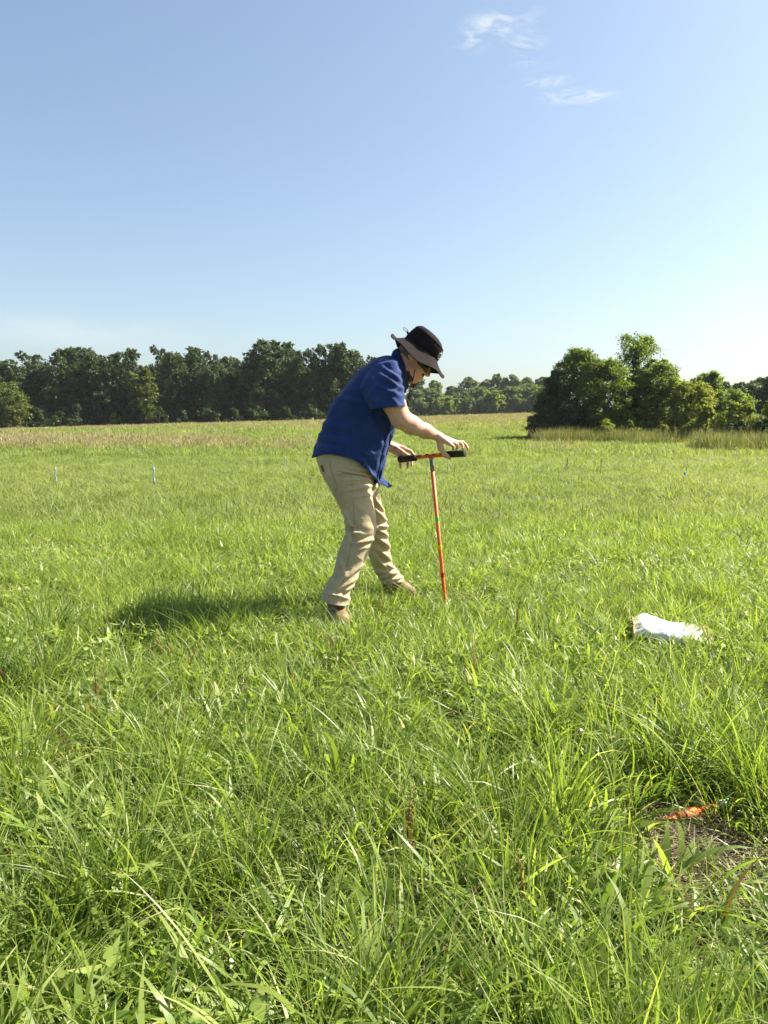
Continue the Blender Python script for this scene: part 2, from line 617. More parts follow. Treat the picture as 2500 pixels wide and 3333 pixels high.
for k, px in enumerate(range(-30, 1250, 62)):
    tree('shrub', px, 1322 + (k * 29 % 25), 52, 115, M_OAK, 'shrub', 'dark understorey shrub in the shade inside the left wood', 'understorey shrubs inside the left wood', 'shrub', key='us%d' % (k % 2))
G_FAR = 'far trees on the rise behind the face of the man and auger'
far_back = [(1362, 1226, 32), (1412, 1240, 36), (1470, 1258, 30), (1524, 1231, 42), (1582, 1236, 42), (1616, 1219, 34), (1664, 1221, 36), (1712, 1232, 40), (1765, 1228, 40)]
far_lab = ['far tree on the rise showing just under the chin of the man', 'round far tree standing alone against the sky right of the chin cords',
           'smallest far tree in the dip of the skyline right of the chin cords', 'broad far tree on the skyline, first of the block after the dip',
           'flat topped far tree in the middle of the skyline block', 'tallest slim far tree of the skyline block', 'airy far tree left of the dark cedar, on the skyline',
           'far tree on the skyline cut off by the dark cedar', 'far tree hidden behind the dark cedar']
for k, ((px, tp, hw), lab) in enumerate(zip(far_back, far_lab)):
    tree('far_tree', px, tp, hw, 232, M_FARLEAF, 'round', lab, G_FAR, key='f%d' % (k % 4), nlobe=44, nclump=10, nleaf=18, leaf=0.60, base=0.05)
G_FARF = 'lower trees along the far edge of the rising field'
far_front = [(1300, 1290, 40), (1345, 1272, 40), (1395, 1268, 42), (1450, 1290, 42), (1502, 1280, 46), (1560, 1264, 46), (1610, 1274, 44), (1660, 1262, 46), (1715, 1255, 50), (1770, 1262, 48)]
for k, (px, tp, hw) in enumerate(far_front):
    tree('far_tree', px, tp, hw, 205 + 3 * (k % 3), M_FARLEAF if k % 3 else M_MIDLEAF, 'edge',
         ['lower far tree behind the shirt front of the man', 'lower far tree right behind the chin cords', 'pale lower far tree just right of the chin cords',
          'dark low bush tree in the hollow of the far edge', 'lower far tree beneath the dip in the far skyline', 'bright low far tree below the broad skyline tree', 'low dark far tree in the middle of the far edge',
          'low far tree below the tallest slim skyline tree', 'broad low far tree next to the dark cedar', 'low far tree mostly behind the dark cedar'][k], G_FARF,
         key='g%d' % (k % 3), nlobe=60, nclump=10, nleaf=20, leaf=0.62)

# the clump on the right, about 45 m away
tree('cedar_tree', 1812, 1203, 112, 45.5, M_CEDAR, 'cone', 'dark dense cedar forming the left end of the clump on the right', nlobe=60, nclump=14, nleaf=34, leaf=0.15, spread=0.32, lobe=(0.16, 0.28), asp=0.35, upbias=0.1)
tree('cedar_tree', 1760, 1292, 62, 44.8, M_CEDAR, 'cone', 'small dark cedar skirting the left foot of the big cedar', nlobe=30, nclump=12, nleaf=30, leaf=0.14, spread=0.32, lobe=(0.18, 0.3), asp=0.35, upbias=0.1)
tree('broadleaf_tree', 1878, 1135, 92, 46.5, M_MIDLEAF, 'round', 'leafy green tree rising behind the dark cedar, with ragged left top', nlobe=64, nclump=12, nleaf=28, leaf=0.17, base=0.04, asp=0.45)
tree('broadleaf_tree', 1968, 1172, 96, 45.5, M_MIDLEAF, 'edge', 'bushy green tree in the middle front of the right clump', nlobe=64, nclump=12, nleaf=28, leaf=0.16, asp=0.45)
tree('broadleaf_tree', 2062, 1089, 88, 47, M_MIDLEAF, 'vase', 'tallest tree of the right clump with a thin airy top', nlobe=64, nclump=9, nleaf=15, leaf=0.17, base=0.1, spread=0.42, asp=0.45, lobe=(0.18, 0.32))
tree('cedar_tree', 2062, 1150, 62, 46.2, M_CEDAR, 'cone', 'dark narrow cedar standing under the thin airy top', nlobe=40, nclump=12, nleaf=26, leaf=0.15, spread=0.3, lobe=(0.16, 0.28), asp=0.35)
tree('broadleaf_tree', 2135, 1176, 78, 45.5, M_MIDLEAF, 'edge', 'green tree between the tallest tree and the yellow green tree', nlobe=64, nclump=12, nleaf=26, leaf=0.16, asp=0.45)
tree('broadleaf_tree', 2238, 1243, 78, 44, M_YELLOWLEAF, 'edge', 'yellow green sunlit tree at the right end of the clump', nlobe=60, nclump=11, nleaf=26, leaf=0.15, asp=0.45)
tree('broadleaf_tree', 2305, 1217, 62, 53, M_MIDLEAF, 'vase', 'upright green tree behind the yellow green tree', nlobe=50, nclump=12, nleaf=24, leaf=0.18, asp=0.45)
tree('broadleaf_tree', 2375, 1268, 70, 52, M_MIDLEAF, 'edge', 'lower green tree to the right of the upright green tree', nlobe=48, nclump=12, nleaf=24, leaf=0.17, asp=0.45)
tree('cedar_tree', 2190, 1203, 44, 62, M_CEDAR, 'cone', 'dark pointed cedar top showing above the yellow green tree', nlobe=30, nclump=10, nleaf=20, leaf=0.2, asp=0.4)
for k, (px, tp, hw, Y, lab) in enumerate([
        (2420, 1250, 66, 74, 'hazy dark tree in the back right, left of the tree cut by the picture edge'), (2475, 1234, 62, 76, 'tall hazy dark tree near the right picture edge'),
        (2545, 1222, 56, 72, 'dark tree cut off by the right picture edge'), (2355, 1250, 62, 78, 'dark back tree peeping out right of the upright green tree'),
        (2260, 1236, 46, 80, 'dark back tree behind the yellow green tree'), (2620, 1230, 60, 74, 'dark tree just beyond the right picture edge')]):
    tree('broadleaf_tree', px, tp, hw, Y, M_OAK, 'edge', lab, key='h%d' % (k % 3), nlobe=50, nclump=11, nleaf=26, leaf=0.28)
for k, px in enumerate((2700, 2790, 2880, 2980, 3080, 3180)):
    tree('broadleaf_tree', px, 1225 + (k * 13 % 20), 66, 66 + 3 * (k % 3), M_OAK, 'edge', 'dark tree standing beyond the right picture edge', 'trees beyond the right picture edge', key='h%d' % (k % 3))
G_BUSH = 'bushes in front of the right clump'
for (px, tp, hw, Y, mat, lab, lf) in [
        (1972, 1366, 46, 43.2, M_LIGHTLEAF, 'rounded light green bush in front of the middle of the right clump', 0.13),
        (1893, 1388, 42, 43.4, M_CEDAR, 'dark low bush between the cedar and the rounded light bush', 0.13),
        (2050, 1372, 40, 43.4, M_MIDLEAF, 'thin leafy bush right of the rounded light bush', 0.13),
        (2300, 1325, 62, 41.5, M_LIGHTLEAF, 'bright bush with drooping leaves right of the yellow green tree', 0.16),
        (2372, 1300, 56, 41.0, M_LIGHTLEAF, 'upright bright sapling bush near the right side', 0.15),
        (2432, 1316, 66, 40.5, M_LIGHTLEAF, 'wide bright bush with long leaves near the right picture edge', 0.17),
        (2508, 1296, 62, 40.0, M_LIGHTLEAF, 'bright tall bush cut by the right picture edge', 0.17),
        (2160, 1380, 58, 42.5, M_LIGHTLEAF, 'low weedy bush under the yellow green tree', 0.12),
        (2245, 1376, 60, 42.0, M_MIDLEAF, 'dark weedy bush at the right foot of the yellow green tree', 0.13),
        (2405, 1372, 75, 39.5, M_OAK, 'dark brownish weed thicket below the bright bushes', 0.13),
        (2485, 1362, 75, 39.0, M_OAK, 'dark thicket of weeds at the right picture edge', 0.13)]:
    tree('shrub', px, tp, hw, Y, mat, 'shrub', lab, G_BUSH, 'bush', nlobe=26, nclump=10, nleaf=18, leaf=lf, asp=0.4)

# ------------------------------------------------------------------ grass
rngG = np.random.default_rng(5)
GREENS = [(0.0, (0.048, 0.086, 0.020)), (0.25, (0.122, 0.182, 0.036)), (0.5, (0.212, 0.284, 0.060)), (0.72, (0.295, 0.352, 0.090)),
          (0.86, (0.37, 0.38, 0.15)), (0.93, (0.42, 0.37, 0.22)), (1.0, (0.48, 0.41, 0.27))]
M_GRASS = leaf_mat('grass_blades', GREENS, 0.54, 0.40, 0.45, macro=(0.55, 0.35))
M_FARGRASS = leaf_mat('far_grass_blades', [(0.0, (0.065, 0.100, 0.024)), (0.3, (0.130, 0.180, 0.040)), (0.5, (0.204, 0.250, 0.084)), (0.75, (0.276, 0.305, 0.120)), (1.0, (0.36, 0.34, 0.15))], 0.50, 0.5, 0.3, macro=(0.22, 0.6))
M_BROAD = leaf_mat('broad_grass_blades', [(0.0, (0.065, 0.125, 0.022)), (0.4, (0.155, 0.235, 0.045)), (0.75, (0.260, 0.325, 0.075)), (1.0, (0.36, 0.39, 0.13))], 0.50, 0.42, 0.40, macro=(0.8, 0.25))
M_SEED = leaf_mat('seed_heads', [(0.0, (0.20, 0.16, 0.10)), (0.5, (0.30, 0.25, 0.16)), (1.0, (0.38, 0.34, 0.21))], 0.35, 0.7, 0.1)
M_WEED = leaf_mat('rough_weeds', [(0.0, (0.055, 0.065, 0.022)), (0.5, (0.115, 0.140, 0.042)), (1.0, (0.20, 0.21, 0.075))], 0.4, 0.6, 0.2, macro=(0.6, 0.6))
M_STRAW = leaf_mat('dead_straw', [(0.0, (0.09, 0.065, 0.045)), (0.5, (0.22, 0.17, 0.11)), (1.0, (0.42, 0.35, 0.25))], 0.2, 0.6, 0.2)
M_RED = leaf_mat('reddish_blades', [(0.0, (0.10, 0.02, 0.018)), (0.5, (0.16, 0.06, 0.03)), (1.0, (0.24, 0.13, 0.05))], 0.3, 0.5, 0.3)


def blades(rng, n, base_r, L, W, tilt, droop, seg, tint=(0.15, 0.75), outward=0.6, twist=0.7, zmin=0.003, tipdry=0.12, pw=1.6):
    r = base_r * np.sqrt(rng.uniform(0, 1, n)); a = rng.uniform(0, 2 * np.pi, n)
    p = np.stack([r * np.cos(a), r * np.sin(a), np.zeros(n)], -1)
    az = np.where(rng.uniform(size=n) < outward, a + rng.normal(0, 0.5, n), rng.uniform(0, 2 * np.pi, n))
    ln = rng.uniform(*L, n); w = rng.uniform(*W, n); th = rng.uniform(*tilt, n); dr = rng.uniform(*droop, n)
    tw = rng.normal(0, twist, n); waz = rng.normal(0, 0.35, n)
    rows, ts = [], []
    for i in range(seg + 1):
        s = i / seg
        ang = th + dr * s ** pw
        azs = az + waz * s
        d = np.stack([np.cos(azs) * np.sin(ang), np.sin(azs) * np.sin(ang), np.cos(ang)], -1)
        side = np.stack([-np.sin(azs), np.cos(azs), np.zeros(n)], -1)
        nrm = np.cross(d, side)
        t2 = tw * (0.4 + s)
        sd = side * np.cos(t2)[:, None] + nrm * np.sin(t2)[:, None]
        prof = min(1.0, 0.5 + 1.7 * s) * max(0.04, (1 - s ** 2.4))
        hw = (w * 0.5 * prof)[:, None]
        q = p.copy(); q[:, 2] = np.maximum(q[:, 2], zmin)
        rows.append(np.stack([q - sd * hw, q + sd * hw], 1)); ts.append(s)
        p = p + d * (ln / seg)[:, None]
    V = np.stack(rows, 1)                       # n, seg+1, 2, 3
    base = (np.arange(n) * (seg + 1) * 2)[:, None]
    k = np.arange(seg)[None, :] * 2
    b0 = base + k
    Fq = np.stack([b0, b0 + 1, b0 + 3, b0 + 2], -1).reshape(-1, 4)
    tn = rng.uniform(*tint, n)
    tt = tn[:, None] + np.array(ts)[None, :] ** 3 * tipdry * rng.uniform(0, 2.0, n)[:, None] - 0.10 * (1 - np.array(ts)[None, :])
    T = np.repeat(np.clip(tt, 0, 1)[:, :, None], 2, 2)
    return V.reshape(-1, 3), Fq, T.ravel()


def join_np(parts):
    V, Fq, T, M, off = [], [], [], [], 0
    for (v, f, t, mi) in parts:
        V.append(v); Fq.append(f + off); T.append(t); M.append(np.full(len(f), mi, dtype=np.int32)); off += len(v)
    return np.concatenate(V), np.concatenate(Fq), np.concatenate(T), np.concatenate(M)


def tuft_object(name, parts, mats):
    V, Fq, T, M = join_np(parts)
    me = mesh_np(name, V, Fq, True, {'tint': T})
    for mt in mats: me.materials.append(mt)
    me.polygons.foreach_set('material_index', M)
    return bpy.data.objects.new(name, me)


def scatter_nodes(coll):
    ng = bpy.data.node_groups.new('scatter_' + coll.name, 'GeometryNodeTree')
    ng.interface.new_socket('Geometry', in_out='INPUT', socket_type='NodeSocketGeometry')
    ng.interface.new_socket('Geometry', in_out='OUTPUT', socket_type='NodeSocketGeometry')
    gi = ng.nodes.new('NodeGroupInput'); go = ng.nodes.new('NodeGroupOutput')
    ci = ng.nodes.new('GeometryNodeCollectionInfo')
    ci.inputs[0].default_value = coll
    ci.inputs['Separate Children'].default_value = True
    ci.inputs['Reset Children'].default_value = True
    ip = ng.nodes.new('GeometryNodeInstanceOnPoints')
    ip.inputs['Pick Instance'].default_value = True

    def named(nm, typ):
        a = ng.nodes.new('GeometryNodeInputNamedAttribute'); a.data_type = typ
        a.inputs[0].default_value = nm
        return a.outputs['Attribute']
    ng.links.new(gi.outputs[0], ip.inputs['Points'])
    ng.links.new(ci.outputs[0], ip.inputs['Instance'])
    ng.links.new(named('pick', 'INT'), ip.inputs['Instance Index'])
    ng.links.new(named('rot', 'FLOAT_VECTOR'), ip.inputs['Rotation'])
    ng.links.new(named('scl', 'FLOAT_VECTOR'), ip.inputs['Scale'])
    ng.links.new(ip.outputs[0], go.inputs[0])
    return ng


def scatter(name, tufts, pts, scl, rng, pick=None, lean=0.12, label=None):
    """stuff: tufts placed on points of the ground"""
    coll = bpy.data.collections.new(name + '_tufts')
    for t in tufts: coll.objects.link(t)
    n = len(pts)
    me = bpy.data.meshes.new(name)
    me.vertices.add(n)
    me.vertices.foreach_set('co', np.ascontiguousarray(pts, dtype=np.float32).ravel())
    a = me.attributes.new('pick', 'INT', 'POINT')
    a.data.foreach_set('value', (rng.integers(0, len(tufts), n) if pick is None else pick).astype(np.int32))
    rot = np.stack([rng.normal(0, lean, n), rng.normal(0, lean, n), rng.uniform(0, 2 * np.pi, n)], -1)
    a = me.attributes.new('rot', 'FLOAT_VECTOR', 'POINT'); a.data.foreach_set('vector', rot.astype(np.float32).ravel())
    a = me.attributes.new('scl', 'FLOAT_VECTOR', 'POINT'); a.data.foreach_set('vector', np.ascontiguousarray(scl, dtype=np.float32).ravel())
    me.update()
    o = bpy.data.objects.new(name, me)
    COL.objects.link(o)
    md = o.modifiers.new('scatter', 'NODES')
    md.node_group = scatter_nodes(coll)
    props(o, label=label, kind='stuff')
    return o


def vnoise(x, y, sc, seed=0.0):
    out = np.empty(len(x))
    for i in range(len(x)):
        out[i] = noise.noise((x[i] * sc + seed, y[i] * sc - seed * 0.7, seed))
    return out


def wedge(rng, y0, y1, dens, k=0.60, m=1.6, xcut=None):
    area = (y1 - y0) * (k * (y0 + y1) + 2 * m)
    n = int(area * dens)
    y = rng.uniform(y0, y1, int(n * 2.6)); x = rng.uniform(-1, 1, len(y)) * (k * y1 + m)
    keep = np.abs(x) < k * np.maximum(y, 0) + m
    x, y = x[keep][:n], y[keep][:n]
    return x, y


BARE = (0.87, 1.80, 0.24, 0.155)     # bare patch with the orange probe: centre and radii
FEET = [(-0.28, 3.86, 0.17), (0.07, 4.58, 0.2), (0.36, 4.30, 0.16), (0.55, 4.35, 0.2), (0.76, 1.44, 0.20), (0.86, 1.56, 0.16), (1.36, 3.30, 0.22)]


def keep_out(x, y, f=1.0):
    bx, by, rx, ry = BARE
    d = ((x - bx) / (rx * f)) ** 2 + ((y - by) / (ry * f)) ** 2
    return d > 1 + 0.35 * np.sin(x * 31) * np.cos(y * 27)


def height_field(x, y):
    h = 0.80 + 0.42 * vnoise(x, y, 1.3, 3.1) + 0.40 * vnoise(x, y, 0.33, 9.7)
    for fx, fy, fr in FEET:
        h *= 1 - 0.38 * np.exp(-((x - fx) ** 2 + (y - fy) ** 2) / (2 * fr ** 2))
    return np.clip(h, 0.32, 1.6)


rg = rngG
# near tufts
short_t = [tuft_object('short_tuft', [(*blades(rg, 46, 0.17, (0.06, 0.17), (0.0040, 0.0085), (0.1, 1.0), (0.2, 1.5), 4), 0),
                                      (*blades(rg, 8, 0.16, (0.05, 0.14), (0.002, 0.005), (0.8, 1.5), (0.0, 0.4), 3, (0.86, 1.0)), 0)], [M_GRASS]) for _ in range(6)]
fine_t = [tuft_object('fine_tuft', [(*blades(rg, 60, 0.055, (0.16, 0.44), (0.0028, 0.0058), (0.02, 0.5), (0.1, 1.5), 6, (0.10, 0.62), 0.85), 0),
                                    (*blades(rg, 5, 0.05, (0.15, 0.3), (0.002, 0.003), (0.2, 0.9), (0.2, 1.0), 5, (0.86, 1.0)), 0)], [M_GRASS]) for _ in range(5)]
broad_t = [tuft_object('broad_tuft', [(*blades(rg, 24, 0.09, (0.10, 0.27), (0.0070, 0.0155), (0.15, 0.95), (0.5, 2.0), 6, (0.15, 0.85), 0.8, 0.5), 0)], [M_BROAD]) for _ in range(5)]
forb_t = []
for _ in range(3):
    parts = [(*blades(rg, 16, 0.07, (0.025, 0.06), (0.012, 0.022), (0.5, 1.3), (0.1, 0.6), 4, (0.35, 0.95), 0.6, 0.3, zmin=0.01), 0)]
    v, f, t, mi = parts[0]
    v = v + np.repeat(rg.uniform(0.01, 0.10, 16), 10)[:, None] * np.array([0, 0, 1.0])
    parts = [(v, f, t, mi), (*blades(rg, 8, 0.06, (0.06, 0.12), (0.002, 0.003), (0, 0.4), (0, 0.4), 3, (0.2, 0.5)), 0)]
    forb_t.append(tuft_object('forb_tuft', parts, [M_BROAD]))
arch_t = [tuft_object('arching_stems', [(*blades(rg, 7, 0.05, (0.28, 0.58), (0.003, 0.006), (0.15, 0.7), (0.8, 1.9), 9, (0.3, 0.85), 0.8, 0.4, tipdry=0.2, pw=1.3), 0)], [M_GRASS]) for _ in range(4)]
red_t = [tuft_object('red_blades', [(*blades(rg, 3, 0.04, (0.10, 0.28), (0.004, 0.008), (0.1, 0.9), (0.2, 1.2), 6, (0.0, 1.0), 0.8, 0.5), 0)], [M_RED]) for _ in range(3)]
straw_t = [tuft_object('straw_bits', [(*blades(rg, 34, 0.14, (0.04, 0.16), (0.0018, 0.004), (1.25, 1.6), (-0.3, 0.4), 3, (0.0, 1.0), 0.1, 0.6), 0)], [M_STRAW]) for _ in range(3)]


def place(x, y): return np.stack([x, y, ground_z(x, y) - 0.004], -1)


# short carpet
x, y = wedge(rg, 0.25, 8.0, 115)
k = keep_out(x, y)
x, y = x[k], y[k]
h = height_field(x, y)
s = np.stack([rg.uniform(0.85, 1.25, len(x))] * 2 + [h * rg.uniform(0.8, 1.25, len(x))], -1)
scatter('short_grass', short_t, place(x, y), s, rg, label='short mixed green grass covering the near field')
# fine upright clumps
x, y = wedge(rg, 0.55, 8.0, 24)
nz = vnoise(x, y, 0.9, 21.0)
k = keep_out(x, y, 1.0) & ~((np.abs(x - 0.80) < 0.22) & (y > 1.25) & (y < 1.7)) & (nz > -0.12 + rg.uniform(-0.25, 0.25, len(x)))
x, y = x[k], y[k]
h = height_field(x, y)
fore = 0.62 + 0.38 * sstep(3.4, 1.6, y)
s = np.stack([rg.uniform(0.8, 1.2, len(x))] * 2 + [np.clip(h, 0.45, 1.3) * fore * rg.uniform(0.75, 1.15, len(x))], -1)
scatter('fine_grass_clumps', fine_t, place(x, y), s, rg, lean=0.16, label='fine bladed bunch grass rising in clumps across the near field')
n = 46
x = rg.uniform(-1.05, -0.10, n); y = rg.uniform(3.45, 3.95, n)
k = ~((x > -0.34) & (y > 3.70))
x, y = x[k], y[k]
x = np.concatenate([x, [-0.33, -0.25, -0.18, -0.12, -0.28, 0.12, 0.2, 0.02, 0.26, 0.36, 0.42]]); y = np.concatenate([y, [3.66, 3.62, 3.66, 3.7, 3.58, 4.36, 4.4, 4.42, 4.12, 4.1, 4.2]])
s = np.stack([rg.uniform(0.6, 1.0, len(x))] * 2 + [rg.uniform(0.28, 0.55, len(x))], -1)
scatter('fine_grass_by_the_boots', fine_t, place(x, y), s, rg, lean=0.18, label='fine grass clumps growing round the boots and the shadow of the man')
# dark dense clumps standing at the edges of the near field
ex = [(-1.50, 2.85), (-1.42, 2.98), (-1.62, 2.92), (1.12, 2.08), (1.20, 2.18), (1.06, 2.22), (1.24, 2.02), (-0.62, 1.55), (-0.70, 1.48), (-0.16, 3.3), (-1.7, 3.6), (-0.85, 3.66)]
x = np.array([e[0] for e in ex]); y = np.array([e[1] for e in ex])
s = np.stack([rg.uniform(1.1, 1.4, len(x))] * 2 + [rg.uniform(0.55, 0.8, len(x))], -1)
dark_t = [tuft_object('dense_tuft', [(*blades(rg, 130, 0.07, (0.20, 0.46), (0.0026, 0.0052), (0.02, 0.5), (0.1, 1.2), 6, (0.02, 0.42), 0.85), 0)], [M_GRASS]) for _ in range(3)]
scatter('dense_grass_clumps', dark_t, place(x, y), s, rg, lean=0.12, label='dense dark green grass clumps standing out of the near field')
# broad blades
x, y = wedge(rg, 0.45, 8.0, 46)
nz = vnoise(x, y, 1.1, 45.0)
k = keep_out(x, y, 1.1) & (nz > -0.10 + rg.uniform(-0.3, 0.3, len(x)))
x, y = x[k], y[k]
h = height_field(x, y)
s = np.stack([rg.uniform(0.7, 1.15, len(x)) * (0.75 + 0.25 * sstep(3.4, 1.6, y))] * 3, -1); s[:, 2] *= np.clip(h, 0.5, 1.1)
scatter('broad_bladed_grass', broad_t, place(x, y), s, rg, lean=0.2, label='broad bladed bright green grass in the near field')
crab_t = [tuft_object('crab_tuft', [(*blades(rg, 22, 0.11, (0.10, 0.24), (0.010, 0.019), (0.3, 1.1), (0.3, 1.5), 6, (0.15, 0.8), 0.7, 0.5), 0)], [M_BROAD]) for _ in range(4)]
x, y = wedge(rg, 0.7, 3.6, 34)
nz = vnoise(x, y, 0.9, 31.0)
k = keep_out(x, y, 1.2) & (nz + 0.55 * sstep(0.5, -0.4, x) * sstep(2.4, 1.5, y) - 0.15 + rg.uniform(-0.25, 0.25, len(x)) > 0)
x, y = x[k], y[k]
s = np.stack([rg.uniform(0.7, 1.1, len(x))] * 3, -1)
scatter('crab_grass', crab_t, place(x, y), s, rg, lean=0.2, label='wide leaved crab grass spreading low in the foreground')
# small leafy weeds
x, y = wedge(rg, 0.5, 7.0, 28)
nz = vnoise(x, y, 0.8, 77.0)
k = keep_out(x, y) & (nz > 0.0)
x, y = x[k], y[k]
s = np.stack([rg.uniform(0.7, 1.3, len(x))] * 3, -1)
scatter('leafy_weeds', forb_t, place(x, y), s, rg, label='small round leaved weeds between the grass blades')
# arching stems
x, y = wedge(rg, 0.6, 8.0, 6.0)
k = keep_out(x, y, 1.0)
x, y = x[k], y[k]
fore = 0.5 + 0.5 * sstep(3.2, 1.5, y)
s = np.stack([fore * rg.uniform(0.8, 1.15, len(x))] * 3, -1)
scatter('arching_grass', arch_t, place(x, y), s, rg, lean=0.2, label='long arching grass blades in the foreground')
wide_t = [tuft_object('wide_blades', [(*blades(rg, 6, 0.05, (0.20, 0.42), (0.005, 0.0105), (0.1, 0.7), (0.4, 1.9), 9, (0.2, 0.95), 0.7, 0.6, tipdry=0.15, pw=1.4), 0)], [M_BROAD]) for _ in range(4)]
x, y = wedge(rg, 0.95, 3.2, 10)
k = keep_out(x, y, 1.1) & ~((np.abs(x - 0.80) < 0.24) & (y > 1.2) & (y < 1.8)) & (rg.uniform(size=len(x)) < sstep(3.3, 1.4, y))
x, y = x[k], y[k]
s = np.stack([rg.uniform(0.7, 1.1, len(x))] * 3, -1)
scatter('wide_grass_blades', wide_t, place(x, y), s, rg, lean=0.25, label='long wide pale green grass blades in the foreground')
# reddish blades
x, y = wedge(rg, 0.6, 7.0, 2.6)
s = np.stack([rg.uniform(0.6, 1.1, len(x))] * 3, -1)
scatter('reddish_grass', red_t, place(x, y), s, rg, label='scattered reddish brown drying blades')
# straw in the bare patch and sparse elsewhere
x, y = wedge(rg, 0.4, 6.0, 12)
bx, by, brx, bry = BARE
n = 34
a = rg.uniform(0, 6.283, n); r = np.sqrt(rg.uniform(0, 1.3, n))
x = np.concatenate([x, bx + r * np.cos(a) * brx]); y = np.concatenate([y, by + r * np.sin(a) * bry])
s = np.stack([rg.uniform(0.7, 1.2, len(x))] * 3, -1)
pz = place(x, y); pz[:, 2] += rg.uniform(0.0, 0.012, len(x))
scatter('dead_straw', straw_t, pz, s, rg, lean=0.05, label='dead straw lying on the bare soil')

# middle distance 8..24 m
mid_t = [tuft_object('mid_tuft', [(*blades(rg, 60, 0.28, (0.07, 0.20), (0.005, 0.010), (0.1, 0.9), (0.2, 1.4), 3), 0),
                                  (*blades(rg, 10, 0.25, (0.14, 0.28), (0.004, 0.007), (0.05, 0.5), (0.2, 1.0), 3, (0.3, 0.8)), 0)], [M_FARGRASS]) for _ in range(5)]
x, y = wedge(rg, 7.6, 24, 34, 0.62, 2.5)
h = height_field(x, y)
s = np.stack([rg.uniform(0.9, 1.3, len(x))] * 2 + [h * rg.uniform(0.75, 1.2, len(x)) * (0.9 - 0.30 * sstep(9, 13, y))], -1)
scatter('middle_grass', mid_t, place(x, y), s, rg, label='green grass of the middle field')
tall_t = [tuft_object('tall_tuft', [(*blades(rg, 46, 0.12, (0.25, 0.50), (0.006, 0.012), (0.02, 0.55), (0.1, 1.2), 4, (0.15, 0.7), 0.85), 0)], [M_FARGRASS]) for _ in range(4)]
x, y = wedge(rg, 7.6, 40, 2.0, 0.62, 2.5)
nz = vnoise(x, y, 0.35, 12.0)
k = nz > 0.05
x, y = x[k], y[k]
s = np.stack([rg.uniform(0.9, 1.4, len(x)), rg.uniform(0.9, 1.4, len(x)), rg.uniform(0.32, 0.68, len(x))], -1)
scatter('tall_grass_tufts', tall_t, place(x, y), s, rg, label='taller grass tufts standing out in the middle field')
# far 23..60, 58..130
far_t = [tuft_object('far_tuft', [(*blades(rg, 110, 0.62, (0.12, 0.30), (0.012, 0.024), (0.1, 0.9), (0.2, 1.2), 2), 0)], [M_FARGRASS]) for _ in range(4)]
x, y = wedge(rg, 23.5, 62, 7.0, 0.62, 3.5)
h = height_field(x, y)
s = np.stack([rg.uniform(0.9, 1.3, len(x))] * 2 + [h * rg.uniform(0.8, 1.2, len(x))], -1)
scatter('far_grass', far_t, place(x, y), s, rg, label='green grass of the far field')
far2_t = [tuft_object('farther_tuft', [(*blades(rg, 90, 1.1, (0.20, 0.42), (0.03, 0.055), (0.05, 0.7), (0.2, 1.0), 2, (0.25, 0.8)), 0)], [M_FARGRASS]) for _ in range(3)]
x, y = wedge(rg, 60, 225, 0.62, 0.60, 6)
k = (y < 104) | (x > -6)
x, y = x[k], y[k]
s = np.stack([rg.uniform(0.9, 1.4, len(x))] * 2 + [rg.uniform(0.7, 1.25, len(x))], -1)
scatter('farthest_grass', far2_t, place(x, y), s, rg, label='grass of the rising ground below the trees')


def seed_tuft(rng, n, rad, L, w):
    parts = [(*blades(rng, n, rad, L, (w * 0.4, w * 0.5), (0.0, 0.25), (0.0, 0.4), 3, (0.6, 0.95)), 0)]
    r = rad * np.sqrt(rng.uniform(0, 1, n)); a = rng.uniform(0, 6.283, n)
    v, f, t = blades(rng, n * 3, rad, (0.10, 0.18), (w, w * 1.6), (0.0, 0.5), (0.0, 0.5), 2, (0, 1))
    lift = np.repeat(rng.uniform(L[0] * 0.75, L[1] * 0.95, n * 3), 6)
    v = v.copy(); v[:, 2] += lift
    parts.append((v, f, t, 1))
    return tuft_object('seed_tuft', parts, [M_GRASS, M_SEED])


seed_t = [seed_tuft(rg, 34, 0.7, (0.3, 0.5), 0.018) for _ in range(3)]
x, y = wedge(rg, 26, 100, 2.4, 0.60, 4)
nz = vnoise(x * 0.35, y, 0.10, 55.0) + 0.25 * vnoise(x, y, 0.4, 5.0)
k = (nz + 0.9 * sstep(50, 97, y) - 0.35 + rg.uniform(-0.3, 0.3, len(x)) > 0.22) & ~((y < 40) & (x > 8))
x, y = x[k], y[k]
s = np.stack([rg.uniform(0.9, 1.3, len(x))] * 2 + [rg.uniform(0.7, 1.1, len(x))], -1)
scatter('seeding_grass', seed_t, place(x, y), s, rg, label='pinkish brown seeding grass in bands before the wood')
# tall weeds below the right clump and at the right edge
weed_t = [tuft_object('weed_tuft', [(*blades(rg, 60, 0.4, (0.4, 0.95), (0.012, 0.026), (0.0, 0.45), (0.1, 1.0), 4, (0.2, 0.7)), 0),
                                    (*blades(rg, 12, 0.4, (0.6, 1.05), (0.010, 0.018), (0.0, 0.3), (0.1, 0.6), 4, (0.1, 0.9)), 1)], [M_WEED, M_SEED]) for _ in range(3)]
n = 800
wx = rg.uniform(9.0, 27, n); wy = 43.6 - np.abs(rg.normal(0, 2.1, n)) - (wx - 9) * 0.12
n2 = 420
wx2 = rg.uniform(12.5, 21, n2); wy2 = 31.5 - np.abs(rg.normal(0, 1.2, n2))
keep2 = wx2 > 12.8 + (wy2 - 28.5) * 0.2 + rg.uniform(-0.6, 0.6, n2)
x = np.concatenate([wx, wx2[keep2]]); y = np.concatenate([wy, wy2[keep2]])
k = vnoise(x, y, 0.45, 8.0) > -0.12 + rg.uniform(-0.2, 0.2, len(x))
x, y = x[k], y[k]
